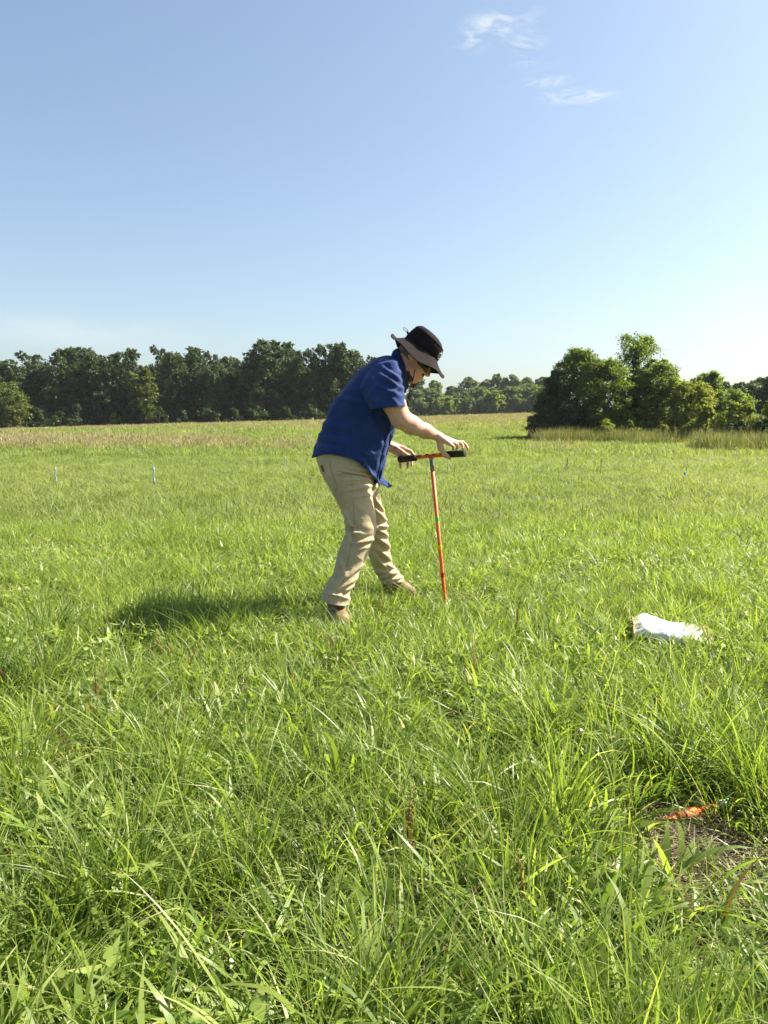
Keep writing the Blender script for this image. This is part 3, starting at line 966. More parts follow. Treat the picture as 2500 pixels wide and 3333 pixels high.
s = np.stack([rg.uniform(0.8, 1.2, len(x))] * 2 + [rg.uniform(0.35, 1.15, len(x))], -1)
scatter('tall_weeds', weed_t, place(x, y), s, rg, label='tall rough weeds in front of the right clump')
#@@OBJECTS
# ------------------------------------------------------------------ implicit surfaces for organic shapes
class Field:
    def __init__(self, lo, hi, h):
        self.lo = np.array(lo, float); self.h = h
        self.n = np.maximum(2, np.ceil((np.array(hi, float) - self.lo) / h).astype(int) + 1)
        self.v = np.full(tuple(self.n), 1.0, dtype=np.float32)

    def _block(self, lo, hi):
        a = np.clip(np.floor((np.array(lo) - self.lo) / self.h).astype(int), 0, self.n - 1)
        b = np.clip(np.ceil((np.array(hi) - self.lo) / self.h).astype(int) + 1, 1, self.n)
        g = [self.lo[i] + self.h * np.arange(a[i], b[i]) for i in range(3)]
        X, Y, Z = np.meshgrid(*g, indexing='ij', sparse=True)
        return tuple(slice(a[i], b[i]) for i in range(3)), X, Y, Z

    def _put(self, sl, d, k):
        a = self.v[sl]
        if k <= 0:
            self.v[sl] = np.minimum(a, d)
        else:
            hh = np.clip(0.5 + 0.5 * (a - d) / k, 0, 1)
            self.v[sl] = a * (1 - hh) + d * hh - k * hh * (1 - hh)

    def cap(self, p0, p1, r0, r1, k=0.015):
        p0 = np.array(p0, float); p1 = np.array(p1, float)
        m = max(r0, r1) + k + 0.03
        sl, X, Y, Z = self._block(np.minimum(p0, p1) - m, np.maximum(p0, p1) + m)
        d = p1 - p0; L2 = max(1e-9, float(d @ d))
        t = np.clip(((X - p0[0]) * d[0] + (Y - p0[1]) * d[1] + (Z - p0[2]) * d[2]) / L2, 0, 1)
        D = np.sqrt((X - p0[0] - t * d[0]) ** 2 + (Y - p0[1] - t * d[1]) ** 2 + (Z - p0[2] - t * d[2]) ** 2) - (r0 + (r1 - r0) * t)
        self._put(sl, D.astype(np.float32), k)

    def chain(self, pts, rad, k=0.012):
        for i in range(len(pts) - 1): self.cap(pts[i], pts[i + 1], rad[i], rad[i + 1], k)

    def ell(self, c, axes, r, k=0.02):
        c = np.array(c, float); r = np.array(r, float); A = np.array(axes, float)
        m = max(r) + k + 0.03
        sl, X, Y, Z = self._block(c - m, c + m)
        q = [(X - c[0]) * A[i][0] + (Y - c[1]) * A[i][1] + (Z - c[2]) * A[i][2] for i in range(3)]
        kk = np.sqrt(sum((q[i] / r[i]) ** 2 for i in range(3)))
        k2 = np.sqrt(sum((q[i] / r[i] ** 2) ** 2 for i in range(3))) + 1e-9
        self._put(sl, (kk * (kk - 1) / k2).astype(np.float32), k)

    def cut(self, p, nrm, k=0.0):
        """keep only the side of the plane opposite to nrm"""
        sl, X, Y, Z = self._block(self.lo, self.lo + self.h * self.n)
        d = (X - p[0]) * nrm[0] + (Y - p[1]) * nrm[1] + (Z - p[2]) * nrm[2]
        self.v = np.maximum(self.v, d.astype(np.float32))

    def mesh(self, name, smooth=True):
        v = self.v; h = self.h
        s = v < 0
        c = sum(s[i:s.shape[0] - 1 + i, j:s.shape[1] - 1 + j, k:s.shape[2] - 1 + k].astype(np.int8) for i in (0, 1) for j in (0, 1) for k in (0, 1))
        act = np.argwhere((c > 0) & (c < 8))
        idx = np.full(c.shape, -1, dtype=np.int64)
        idx[act[:, 0], act[:, 1], act[:, 2]] = np.arange(len(act))
        acc = np.zeros((len(act), 3)); cnt = np.zeros(len(act))
        corners = [(i, j, k) for i in (0, 1) for j in (0, 1) for k in (0, 1)]
        for a in corners:
            for ax in range(3):
                if a[ax] == 1: continue
                b = list(a); b[ax] = 1
                va = v[act[:, 0] + a[0], act[:, 1] + a[1], act[:, 2] + a[2]]
                vb = v[act[:, 0] + b[0], act[:, 1] + b[1], act[:, 2] + b[2]]
                m = (va < 0) != (vb < 0)
                t = np.where(m, va / np.where(m, va - vb, 1), 0)
                p = np.array(a, float)[None, :].repeat(len(act), 0); p[:, ax] += t
                acc[m] += p[m]; cnt[m] += 1
        V = self.lo + h * (act + acc / np.maximum(cnt, 1)[:, None])
        quads = []
        for ax in range(3):
            o1, o2 = (ax + 1) % 3, (ax + 2) % 3
            s0 = [slice(1, -1)] * 3; s1 = [slice(1, -1)] * 3
            s0[ax] = slice(0, -1); s1[ax] = slice(1, None)
            A = s[tuple(s0)]; B = s[tuple(s1)]
            e = np.argwhere(A != B)
            if not len(e): continue
            inside = A[e[:, 0], e[:, 1], e[:, 2]]
            g = e.copy(); g[:, o1] += 1; g[:, o2] += 1
            q = []
            for (d1, d2) in ((-1, -1), (0, -1), (0, 0), (-1, 0)):
                gg = g.copy(); gg[:, o1] += d1; gg[:, o2] += d2
                q.append(idx[gg[:, 0], gg[:, 1], gg[:, 2]])
            q = np.stack(q, -1)
            q[~inside] = q[~inside][:, ::-1]
            quads.append(q)
        Q = np.concatenate(quads)
        Q = Q[(Q >= 0).all(1)]
        return mesh_np(name, V, Q, smooth)


def catmull(keys, n):
    keys = np.array(keys, float); K = len(keys)
    out = []
    for i in range(n + 1):
        s = i / n * (K - 1); k = min(int(s), K - 2); t = s - k
        p0, p1, p2, p3 = keys[max(k - 1, 0)], keys[k], keys[k + 1], keys[min(k + 2, K - 1)]
        out.append(0.5 * (2 * p1 + (p2 - p0) * t + (2 * p0 - 5 * p1 + 4 * p2 - p3) * t ** 2 + (3 * p1 - p0 - 3 * p2 + p3) * t ** 3))
    return np.array(out)


def proj(p):
    c, s = _cs(PITCH)
    q = p - Vector((0, 0, CAM_H))
    dep = q.y * c - q.z * s
    return 1250 + F * q.x / dep, 1666.5 - F * (q.y * s + q.z * c) / dep


def fold_disp(p, nrm, folds):
    """creases of the cloth on the side that faces -Y: each fold is a line with a width and a height"""
    if nrm.y > 0.35: return 0.0
    x, y = proj(p)
    d = 0.0
    for (x0, y0, x1, y1, w, a) in folds:
        vx, vy = x1 - x0, y1 - y0
        L2 = vx * vx + vy * vy
        t = ((x - x0) * vx + (y - y0) * vy) / L2
        te = min(max(t, 0), 1)
        end = math.exp(-((t - te) * math.sqrt(L2) / (w * 1.6)) ** 2)
        if end < 0.02: continue
        sd = ((x - x0) * vy - (y - y0) * vx) / math.sqrt(L2) + 2.5 * noise.noise(Vector((x * 0.03, y * 0.03, x0)))
        taper = 0.35 + 0.65 * math.sin(math.pi * min(max(0.12 + 0.76 * te, 0), 1))
        d += a * end * taper * (math.exp(-(sd / w) ** 2) - 0.75 * math.exp(-((sd - 1.7 * w) / w) ** 2))
    return d * min(1.0, max(0.0, 0.35 - nrm.y) * 2)


SHIRT_FOLDS = [(1096, 1296, 1215, 1312, 9, 0.010), (1056, 1376, 1135, 1398, 9, 0.008), (1044, 1418, 1130, 1444, 10, 0.009), (1030, 1455, 1110, 1462, 9, 0.006),
               (1270, 1372, 1240, 1525, 7, 0.012), (1250, 1375, 1222, 1540, 8, 0.008), (1160, 1480, 1212, 1545, 8, 0.007), (1204, 1335, 1226, 1420, 10, 0.007),
               (1130, 1330, 1200, 1360, 10, 0.006), (1150, 1410, 1205, 1470, 11, 0.007), (1172, 1204, 1196, 1300, 6, 0.006), (1110, 1290, 1085, 1340, 8, 0.006)]
SLEEVE_FOLDS = [(1248, 1196, 1305, 1238, 6, 0.008), (1244, 1220, 1303, 1262, 6, 0.008), (1225, 1255, 1300, 1285, 7, 0.006), (1240, 1290, 1312, 1262, 7, 0.005), (1210, 1240, 1222, 1320, 8, 0.006), (1270, 1290, 1300, 1322, 7, 0.004)]
NEAR_FOLDS = [(1112, 1533, 1198, 1546, 4, 0.006), (1108, 1545, 1190, 1557, 4, 0.006), (1120, 1560, 1205, 1562, 5, 0.005), (1124, 1596, 1206, 1582, 6, 0.006), (1150, 1616, 1206, 1610, 6, 0.005),
              (1122, 1668, 1152, 1722, 6, 0.009), (1126, 1702, 1144, 1760, 6, 0.010), (1134, 1728, 1172, 1735, 6, 0.008), (1112, 1752, 1165, 1728, 7, 0.008), (1158, 1768, 1215, 1756, 6, 0.008),
              (1150, 1790, 1200, 1782, 6, 0.005), (1172, 1842, 1100, 1898, 8, 0.009), (1160, 1880, 1094, 1925, 7, 0.008), (1152, 1905, 1105, 1934, 6, 0.009), (1086, 1876, 1056, 1918, 6, 0.009), (1100, 1800, 1120, 1860, 8, 0.006), (1060, 1928, 1130, 1944, 6, 0.008)]
FAR_FOLDS = [(1216, 1622, 1252, 1664, 6, 0.009), (1214, 1650, 1252, 1690, 6, 0.008), (1222, 1716, 1262, 1712, 6, 0.010), (1222, 1722, 1260, 1742, 6, 0.009), (1228, 1752, 1270, 1780, 7, 0.010), (1218, 1780, 1262, 1812, 7, 0.008),
             (1222, 1806, 1254, 1850, 6, 0.010), (1240, 1830, 1282, 1848, 6, 0.008), (1242, 1884, 1300, 1858, 6, 0.010), (1252, 1896, 1312, 1876, 5, 0.010), (1230, 1860, 1280, 1866, 6, 0.007)]


def loft(name, rings, n, m, disp=None, e=2.25, cap0=False, cap1=False):
    """rings: (ax, ay, bx, by, Y, halfdepth): the back and the front edge of a garment; angle 0 = front, 90 = near side"""
    keys = catmull(rings, n)
    bm = bmesh.new()
    grid = []
    for i, (ax, ay, bx, by, Y, hd) in enumerate(keys):
        a = at(ax, ay, Y); b = at(bx, by, Y)
        c = (a + b) / 2; u = (b - a) / 2; w = Vector((0, -1, 0)) * hd
        axis = Vector((u.z, 0, -u.x)).normalized()        # in the picture plane, across the ring
        row = []
        for j in range(m):
            f = 2 * math.pi * j / m
            cs, sn = math.cos(f), math.sin(f)
            ca = math.copysign(abs(cs) ** (2 / e), cs); sa = math.copysign(abs(sn) ** (2 / e), sn)
            p = c + u * ca + w * sa
            nrm = (u.normalized() * cs + Vector((0, -1, 0)) * sn).normalized()
            if disp: p = disp(p, nrm, f, i / n, axis)
            row.append(bm.verts.new(p))
        grid.append(row)
    for i in range(n):
        for j in range(m):
            bm.faces.new((grid[i][j], grid[i][(j + 1) % m], grid[i + 1][(j + 1) % m], grid[i + 1][j]))
    if cap0: bm.faces.new(grid[0])
    if cap1: bm.faces.new(grid[-1][::-1])
    return mesh_bm(name, bm)


def thicken(o, t):
    md = o.modifiers.new('thickness', 'SOLIDIFY')
    md.thickness = t; md.offset = -1.0
    return o


def bvh_of(me):
    return BVHTree.FromPolygons([v.co.copy() for v in me.vertices], [tuple(p.vertices) for p in me.polygons])


def on(bvh, px, py, lift=0.0015, fallback=4.2):
    d = ray(px, py).normalized()
    hit = bvh.ray_cast(Vector((0, 0, CAM_H)), d)
    if hit[0] is None: return at(px, py, fallback)
    return hit[0] - d * lift


def box_mesh(name, size, bev=0.0):
    bm = bmesh.new()
    bmesh.ops.create_cube(bm, size=1)
    for v in bm.verts: v.co = Vector((v.co.x * size[0], v.co.y * size[1], v.co.z * size[2]))
    if bev: bmesh.ops.bevel(bm, geom=list(bm.edges), offset=bev, segments=2, affect='EDGES')
    return mesh_bm(name, bm, False)


# ------------------------------------------------------------------ soil auger in the ground
Y_AUG = 4.28
m, nt, out = new_mat('orange_paint')
f1 = noise_fac(nt, 22, 6, 0.7); f2 = noise_fac(nt, 90, 6, 0.75, vscale=(1, 1, 0.25))
c1 = ramp(nt, f1, [(0.35, (0.60, 0.105, 0.018)), (0.6, (0.70, 0.15, 0.026))])
msk = ramp(nt, f2, [(0.60, (0, 0, 0)), (0.68, (1, 1, 1))])
principled(nt, out, mixrgb(nt, msk, c1, (0.13, 0.065, 0.035)), ramp(nt, f1, [(0.3, (0.35,) * 3), (0.7, (0.6,) * 3)]), 0.4, bump(nt, f2, 0.2, 0.0008))
M_ORANGE = m
M_RUBBER = simple_mat('dirty_black_rubber', (0.028, 0.020, 0.017), 0.7, 0.3, 0.5, 35, 0.5, 0.002)
M_MUD = simple_mat('dried_mud', (0.075, 0.040, 0.022), 0.95, 0.1, 0.5, 60, 0.9, 0.004)
M_LABEL = simple_mat('black_label', (0.018, 0.018, 0.020), 0.4, 0.4, 0.2, 20)
M_BLUEGREY = simple_mat('blue_grey_tape', (0.10, 0.14, 0.18), 0.5, 0.35, 0.2, 20)
M_WHITEPRINT = simple_mat('white_print', (0.7, 0.7, 0.7), 0.5, 0.3, 0.1, 20)
M_GREENTAPE = simple_mat('green_tape', (0.10, 0.50, 0.16), 0.45, 0.35, 0.1, 20)
M_YELLOWTAPE = simple_mat('yellow_tape', (0.75, 0.44, 0.02), 0.45, 0.35, 0.1, 20)
M_REDTAPE = simple_mat('red_tape', (0.42, 0.02, 0.02), 0.45, 0.35, 0.1, 20)

hm = at(1403, 1484, Y_AUG)
h_r = at(1515, 1475, Y_AUG - 0.13)
h_l = at(1299, 1496, Y_AUG + 0.13)
foot = at(1452, 1992, Y_AUG + 0.07)
foot_z = gz(foot.x, foot.y)
auger = empty('soil_auger', (foot.x, foot.y, foot_z), 'orange soil auger with a tee handle standing in the ground before the man', 'soil auger')
top_s = hm + (foot - hm).normalized() * 0.006
low = foot + (foot - hm).normalized() * 0.10
link('shaft', tube_mesh('shaft', [top_s, foot, low], 0.0112, 20), M_ORANGE, auger)


def band(name, py0, py1, mat, r=0.0118, parent=auger):
    def on_axis(py):
        lo, hi = 0.0, 1.0
        for _ in range(40):
            t = (lo + hi) / 2
            p = hm.lerp(foot, t) - Vector((0, 0, CAM_H))
            c, s = _cs(PITCH)
            pyy = 1666.5 - F * (p.y * s + p.z * c) / (p.y * c - p.z * s)
            if pyy < py: lo = t
            else: hi = t
        return hm.lerp(foot, lo)
    a, b = on_axis(py0), on_axis(py1)
    bmb = bmesh.new()
    tube(bmb, [a, a.lerp(b, 0.5), b], r, 20, cap=False)
    return link(name, mesh_bm(name, bmb), mat, parent), a, b


band('tape_band', 1493, 1514, M_BLUEGREY)
lab, la, lb = band('label', 1514, 1534, M_LABEL)
axis_s = (foot - hm).normalized()
for k in range(5):                       # unreadable small white print on the black label
    c = la.lerp(lb, 0.22 + 0.15 * k) + Vector((-0.003 + (0.0025 if k % 2 else 0), -0.0122, 0))
    o = link('print_mark', box_mesh('print_mark', (0.005 if k % 2 else 0.008, 0.0006, 0.0022)), M_WHITEPRINT)
    o.parent = lab; o.location = c - auger.location + auger.location - (lab.location + auger.location)
band('green_band', 1682, 1697, M_GREENTAPE)
band('yellow_band', 1772, 1787, M_YELLOWTAPE)
band('red_band', 1863, 1878, M_REDTAPE)
link('crossbar', tube_mesh('crossbar', [h_l.lerp(hm, 0.25), hm, h_r.lerp(hm, 0.25)], 0.0112, 18), M_ORANGE, auger)
link('collar', tube_mesh('collar', [hm + axis_s * 0.002, hm + axis_s * 0.012, hm + axis_s * 0.020], [0.0165, 0.0155, 0.0125], 18), M_ORANGE, auger)
dl = (h_l - hm).normalized(); dr = (h_r - hm).normalized()
for (e, d, ln) in ((h_l, dl, 0.125), (h_r, dr, 0.135)):
    pts = [e - d * ln, e - d * (ln - 0.004), e - d * ln * 0.55, e - d * 0.008, e - d * 0.002, e]
    link('grip', tube_mesh('grip', pts, [0.0165, 0.0195, 0.0190, 0.0205, 0.0200, 0.0165], 20), M_RUBBER, auger)
bm = bmesh.new()
rngm = random.Random(4)
for k in range(150):
    t = rngm.uniform(-0.75, 0.55)
    c = hm.lerp(h_l, -t) if t < 0 else hm.lerp(h_r, t)
    big = rngm.uniform(0.0015, 0.0055)
    r0 = 0.012 if abs(t) < 0.5 else 0.019
    a = rngm.uniform(-1.3, 1.6)
    c = c + Vector((0, -math.sin(a) * r0, math.cos(a) * r0))
    g = bmesh.ops.create_icosphere(bm, subdivisions=1, radius=big)
    for v in g['verts']:
        v.co = Vector((v.co.x * rngm.uniform(1.0, 2.4), v.co.y, v.co.z * 0.7)) * rngm.uniform(0.7, 1.2) + c
link('mud_crust', mesh_bm('mud_crust', bm), M_MUD, auger)

# ------------------------------------------------------------------ white sample bag lying in the grass
def bag_material():
    m, nt, out = new_mat('white_bag_cloth')
    f = noise_fac(nt, 14, 5)
    c = ramp(nt, f, [(0.25, (0.46, 0.44, 0.40)), (0.42, (0.62, 0.62, 0.62)), (0.65, (0.66, 0.66, 0.66)), (0.8, (0.50, 0.46, 0.39))])
    principled(nt, out, c, 0.6, 0.25, bump(nt, noise_fac(nt, 22, 4), 0.5, 0.01))
    return m


M_BAG = bag_material()
M_TAN = simple_mat('tan_paper_edge', (0.50, 0.33, 0.17), 0.8, 0.2, 0.2, 20)
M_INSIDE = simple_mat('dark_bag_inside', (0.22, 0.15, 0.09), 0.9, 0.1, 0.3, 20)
YB = 3.52
bl, br_ = at(2062, 2046, YB + 0.05), at(2306, 2094, YB - 0.05)
bc = (bl + br_) / 2
bag = empty('sample_bag', (bc.x, bc.y, gz(bc.x, bc.y)), 'white sample bag with tan edges lying in the grass right of the auger', 'bag')


def bag_mesh():
    bm = bmesh.new()
    n, mm = 22, 28
    ex = (br_ - bl).normalized()
    ey = Vector((-ex.y, ex.x, 0)).normalized()
    rows = []
    L = (br_ - bl).length
    for i in range(n + 1):
        s = i / n
        th = (0.046 + 0.003 * math.sin(s * 9) - 0.012 * s) * (0.55 + 0.45 * min(1.0, s / 0.12))
        wd = 0.14 - 0.012 * math.sin(math.pi * s)
        c = bl.lerp(br_, s) + ey * 0.10
        zc = gz(c.x, c.y) + th * 0.9 + 0.006 + 0.042 * (1 - s)
        row = []
        for j in range(mm):
            f = 2 * math.pi * j / mm
            ca, sa = math.cos(f), math.sin(f)
            q = Vector((c.x, c.y, zc)) + ey * (wd * math.copysign(abs(ca) ** 0.75, ca)) + Vector((0, 0, 1)) * (th * math.copysign(abs(sa) ** 0.8, sa))
            nz = noise.noise(q * 9) * 0.010 + (1 - abs(noise.noise(q * 17)) * 2) * 0.011
            q = q + (ey * ca + Vector((0, 0, 1)) * sa) * nz + ex * (0.012 * noise.noise(q * 7 + Vector((5, 1, 2))))
            row.append(bm.verts.new(q))
        rows.append(row)
    for i in range(n):
        for j in range(mm):
            bm.faces.new((rows[i][j], rows[i][(j + 1) % mm], rows[i + 1][(j + 1) % mm], rows[i + 1][j]))
    bm.faces.new(rows[-1])
    ends = [[v.co.copy() for v in rows[0]], [v.co.copy() for v in rows[-1]], [rows[i][mm // 4].co.copy() for i in range(n + 1)]]
    return mesh_bm('bag_body', bm), ends


bm_, ends = bag_mesh()
link('bag_body', bm_, M_BAG, bag)
ex = (br_ - bl).normalized()
bm = bmesh.new()
vs = [bm.verts.new(p + ex * 0.012) for p in ends[0]]
cc = bm.verts.new(sum(ends[0], Vector()) / len(ends[0]) + ex * 0.05)
for i in range(len(vs)): bm.faces.new((vs[i], vs[(i + 1) % len(vs)], cc))
link('bag_opening', mesh_bm('bag_opening', bm), M_INSIDE, bag)
link('folded_edge', tube_mesh('folded_edge', ends[0] + [ends[0][0]], 0.006, 6), M_TAN, bag)
link('folded_edge', tube_mesh('folded_edge', [p + Vector((0, 0, 0.003)) for p in ends[1]] + [ends[1][0]], 0.006, 6), M_TAN, bag)
bvb = bvh_of(bm_)
bm = bmesh.new()
pr = []
for (px, py) in ((2284, 2067), (2299, 2064), (2302, 2072), (2286, 2076)):
    pr.append(bm.verts.new(on(bvb, px, py, 0.003, YB)))
bm.faces.new(pr)
link('printed_mark', mesh_bm('printed_mark', bm, False), M_LABEL, bag)

# ------------------------------------------------------------------ orange soil probe lying on the bare patch
Yp = 1.92
def on_ground(px, py, dz=0.0):
    p = at(px, py, 2.0)
    d = p - Vector((0, 0, CAM_H))
    t = (CAM_H - dz) / -d.z
    return Vector((0, 0, CAM_H)) + d * t


pa, pb = on_ground(2062, 2702, 0.010), on_ground(2400, 2600, 0.014)
probe = empty('soil_probe', (pa.x, pa.y, 0.0), 'orange soil probe lying on bare straw covered soil at lower right', 'soil probe')
dv = (pb - pa)
def pp(t): return pa + dv * t
link('tip', tube_mesh('tip', [pp(0.0), pp(0.03), pp(0.06)], [0.006, 0.011, 0.012], 14), simple_mat('worn_steel', (0.30, 0.32, 0.34), 0.4, 0.5, 0.2, 30, 0, 0, 0.7), probe)
link('shaft', tube_mesh('shaft', [pp(0.06), pp(0.40), pp(0.80)], 0.0075, 14), M_ORANGE, probe)
link('sleeve', tube_mesh('sleeve', [pp(0.395), pp(0.40), pp(0.57), pp(0.575)], [0.010, 0.0140, 0.0140, 0.010], 18), M_ORANGE, probe)
link('tape_band', tube_mesh('tape_band', [pp(0.452), pp(0.468)], 0.0146, 18), M_LABEL, probe)
link('white_band', tube_mesh('white_band', [pp(0.80), pp(0.86)], 0.0125, 14), M_WHITEPRINT, probe)
link('green_band', tube_mesh('green_band', [pp(0.86), pp(0.91)], 0.0125, 14), M_GREENTAPE, probe)
link('end_cap', tube_mesh('end_cap', [pp(0.91), pp(1.0)], [0.0105, 0.0095], 14), M_ORANGE, probe)

# ------------------------------------------------------------------ small survey flags in the field
M_WIRE = simple_mat('grey_wire', (0.16, 0.16, 0.16), 0.5, 0.4, 0.1, 20)
M_PALEBLUE = simple_mat('faded_blue_plastic', (0.20, 0.27, 0.34), 0.5, 0.3, 0.1, 20)
M_BLUE = simple_mat('blue_plastic', (0.03, 0.22, 0.52), 0.5, 0.3, 0.1, 20)
M_TEAL = simple_mat('turquoise_plastic', (0.05, 0.22, 0.20), 0.5, 0.3, 0.1, 20)
G_FLAG = 'survey pin flags dotted over the field'


def pin_flag(px, py0, py1, Y, mat, lab, wide=0.035, strip=(0.0, 1.0), lean=0.0, side=1):
    a = at(px, py1, Y); z0 = gz(a.x, Y)
    H = at(px, py0, Y).z - z0
    root = empty('pin_flag', (a.x, Y, z0), lab, 'flag', G_FLAG)
    topp = Vector((a.x + lean * H, Y, z0 + H))
    basep = Vector((a.x, Y, z0 - 0.05))
    link('wire', tube_mesh('wire', [basep, topp], 0.003 + Y * 0.00015, 6), M_WIRE, root)
    bm = bmesh.new()
    n = 7
    vr = []
    for i in range(n):
        s = strip[0] + (strip[1] - strip[0]) * i / (n - 1)
        c = basep.lerp(topp, 0.3 + 0.7 * s)
        wv = Vector((side * wide * (0.8 + 0.3 * math.sin(i * 1.7)), 0.014 * math.sin(i * 1.3), -0.01 * i / n))
        vr.append((bm.verts.new(c + Vector((0, -0.005, 0))), bm.verts.new(c + wv * 0.5 + Vector((0, -0.016, 0))), bm.verts.new(c + wv)))
    for i in range(n - 1):
        for k in range(2):
            bm.faces.new((vr[i][k], vr[i][k + 1], vr[i + 1][k + 1], vr[i + 1][k]))
    thicken(link('flag_strip', mesh_bm('flag_strip', bm), mat, root), 0.002)


pin_flag(500, 1518, 1556, 12.5, M_PALEBLUE, 'pale blue pin flag left of the man, tallest of the flags on that side', 0.022)
pin_flag(181, 1519, 1539, 13.0, M_PALEBLUE, 'small pale pin flag near the left picture edge', 0.012)
pin_flag(928, 1484, 1498, 17.0, M_PALEBLUE, 'tiny pale pin flag in the distance left of the back of the man', 0.010)
pin_flag(2229, 1494, 1531, 14.5, M_BLUE, 'leaning pin flag with a bright blue strip on the right', 0.04, (-0.2, 0.25), 0.14, -1)
pin_flag(1956, 1490, 1510, 15.5, M_WIRE, 'bare grey pin standing between the auger and the blue flag', 0.012)
pin_flag(1457, 1482, 1504, 16.0, M_TEAL, 'turquoise pin flag seen just under the right hand on the handle', 0.018, (-0.1, 0.3))
pin_flag(1390, 1488, 1506, 15.0, M_WIRE, 'grey pin seen behind the tee of the auger', 0.012)
pin_flag(1846, 1486, 1500, 16.5, M_WIRE, 'tiny grey pin below the right side of the dark cedar', 0.02)

# ------------------------------------------------------------------ the man
Y0 = 4.22
def J(px, py, dy=0.0): return np.array(at(px, py, Y0 + dy))
def JY(px, py, Y): return np.array(at(px, py, Y))


def skin_material():
    m, nt, out = new_mat('skin')
    f = noise_fac(nt, 13, 8, 0.65)
    c = ramp(nt, f, [(0.3, (0.46, 0.225, 0.15)), (0.5, (0.58, 0.345, 0.25)), (0.72, (0.50, 0.23, 0.155))])
    p = principled(nt, out, c, 0.5, 0.35, bump(nt, noise_fac(nt, 120, 3), 0.12, 0.001))
    p.inputs['Subsurface Weight'].default_value = 0.12
    p.inputs['Subsurface Radius'].default_value = (0.01, 0.004, 0.002)
    return m


def cloth_material(name, base, var, scale, weave, ws, wd, rough=0.85, sheen=0.15, crinkle=0.0, crease=0.35):
    m, nt, out = new_mat(name)
    f = noise_fac(nt, scale, 5)
    c = ramp(nt, f, [(0.3, tuple(x * (1 - var) for x in base)), (0.7, tuple(x * (1 + var) for x in base))])
    n1 = noise_fac(nt, weave, 3, 0.6, vscale=(1, 1, 0.35) if crinkle else None)
    cr = noise_fac(nt, 11, 2, 0.5, vscale=(1.0, 1.0, 1.6))
    tri = nt.nodes.new('ShaderNodeMath'); tri.operation = 'PINGPONG'
    nt.links.new(cr, tri.inputs[0]); tri.inputs[1].default_value = 0.14
    b0 = nt.nodes.new('ShaderNodeBump'); b0.inputs['Strength'].default_value = crease; b0.inputs['Distance'].default_value = 0.03
    nt.links.new(tri.outputs[0], b0.inputs['Height'])
    b1 = nt.nodes.new('ShaderNodeBump'); b1.inputs['Strength'].default_value = ws; b1.inputs['Distance'].default_value = wd
    nt.links.new(n1, b1.inputs['Height']); nt.links.new(b0.outputs[0], b1.inputs['Normal'])
    principled(nt, out, c, rough, 0.2, b1.outputs[0], sheen=sheen)
    return m


M_SKIN = skin_material()
M_SHIRT = cloth_material('blue_crinkle_cloth', (0.013, 0.033, 0.125), 0.18, 12, 130, 0.40, 0.003, 0.8, 0.05, crinkle=1, crease=0.22)
M_TROUSER = cloth_material('khaki_cloth', (0.40, 0.318, 0.195), 0.10, 9, 420, 0.25, 0.001, 0.85, 0.1)
M_HAT = cloth_material('dark_hat_cloth', (0.0120, 0.0078, 0.0088), 0.25, 20, 260, 0.4, 0.001, 0.95, 0.0)
M_HAIR = simple_mat('short_brown_hair', (0.13, 0.085, 0.05), 0.7, 0.3, 0.4, 220, 0.6, 0.001)
M_BEARD = simple_mat('brown_beard', (0.065, 0.036, 0.024), 0.8, 0.2, 0.4, 220, 0.6, 0.001)
M_BOOT = simple_mat('brown_leather', (0.21, 0.125, 0.070), 0.6, 0.35, 0.35, 25, 0.4, 0.002)
M_SOLE = simple_mat('dark_sole', (0.05, 0.04, 0.035), 0.8, 0.2, 0.3, 25)
M_LENS = simple_mat('dark_lens', (0.012, 0.018, 0.016), 0.08, 0.6, 0.1, 20)
M_CORD = simple_mat('black_cord', (0.012, 0.012, 0.013), 0.7, 0.3, 0.2, 50)
M_ZIP = simple_mat('orange_zip', (0.65, 0.10, 0.02), 0.5, 0.3, 0.1, 20)
M_SEAM = simple_mat('trouser_seam', (0.22, 0.165, 0.095), 0.9, 0.1, 0.1, 20)
M_SHIRTSEAM = simple_mat('shirt_seam', (0.014, 0.028, 0.14), 0.9, 0.1, 0.1, 20)

hf = np.array((0.8, 0, -0.6)); hu = np.array((0.6, 0, 0.8)); hs = np.array((0, 1.0, 0))
HC = J(1347, 1169, -0.01)
def HP(f, s, u): return HC + hf * f + hs * s + hu * u


feet_mid = Vector(((J(1105, 1990, -0.24)[0] + J(1300, 1900, 0.38)[0]) / 2, Y0 + 0.05, 0))
person = empty('person', (feet_mid.x, feet_mid.y, gz(feet_mid.x, feet_mid.y)),
               'man in blue shirt, khaki trousers and dark brimmed hat bending over an orange auger', 'person')

B = Field((-0.46, 3.68, -0.02), (0.56, 4.72, 1.72), 0.005)
# head and face
B.ell(HP(-0.004, 0, 0.022), (hf, hs, hu), (0.097, 0.076, 0.100), 0.0)
B.ell(HP(0.035, 0, -0.045), (hf, hs, hu), (0.060, 0.060, 0.078), 0.03)
B.cap(HP(0.072, -0.012, -0.098), HP(0.072, 0.012, -0.098), 0.021, 0.021, 0.025)       # chin
for sg in (-1, 1):
    B.cap(HP(0.005, 0.052 * sg, -0.065), HP(0.062, 0.022 * sg, -0.098), 0.020, 0.018, 0.025)   # jaw
    B.ell(HP(-0.020, 0.076 * sg, 0.014), (hf, hs, hu), (0.022, 0.010, 0.033), 0.006)        # ears
    B.cap(HP(0.088, 0.018 * sg, 0.030), HP(0.074, 0.050 * sg, 0.026), 0.009, 0.008, 0.014)      # brow
    B.ell(HP(0.080, 0.032 * sg, 0.010), (hf, hs, hu), (0.012, 0.013, 0.012), 0.006)          # eyes
    B.cap(HP(0.108, 0.009 * sg, -0.026), HP(0.104, 0.012 * sg, -0.027), 0.008, 0.008, 0.006)
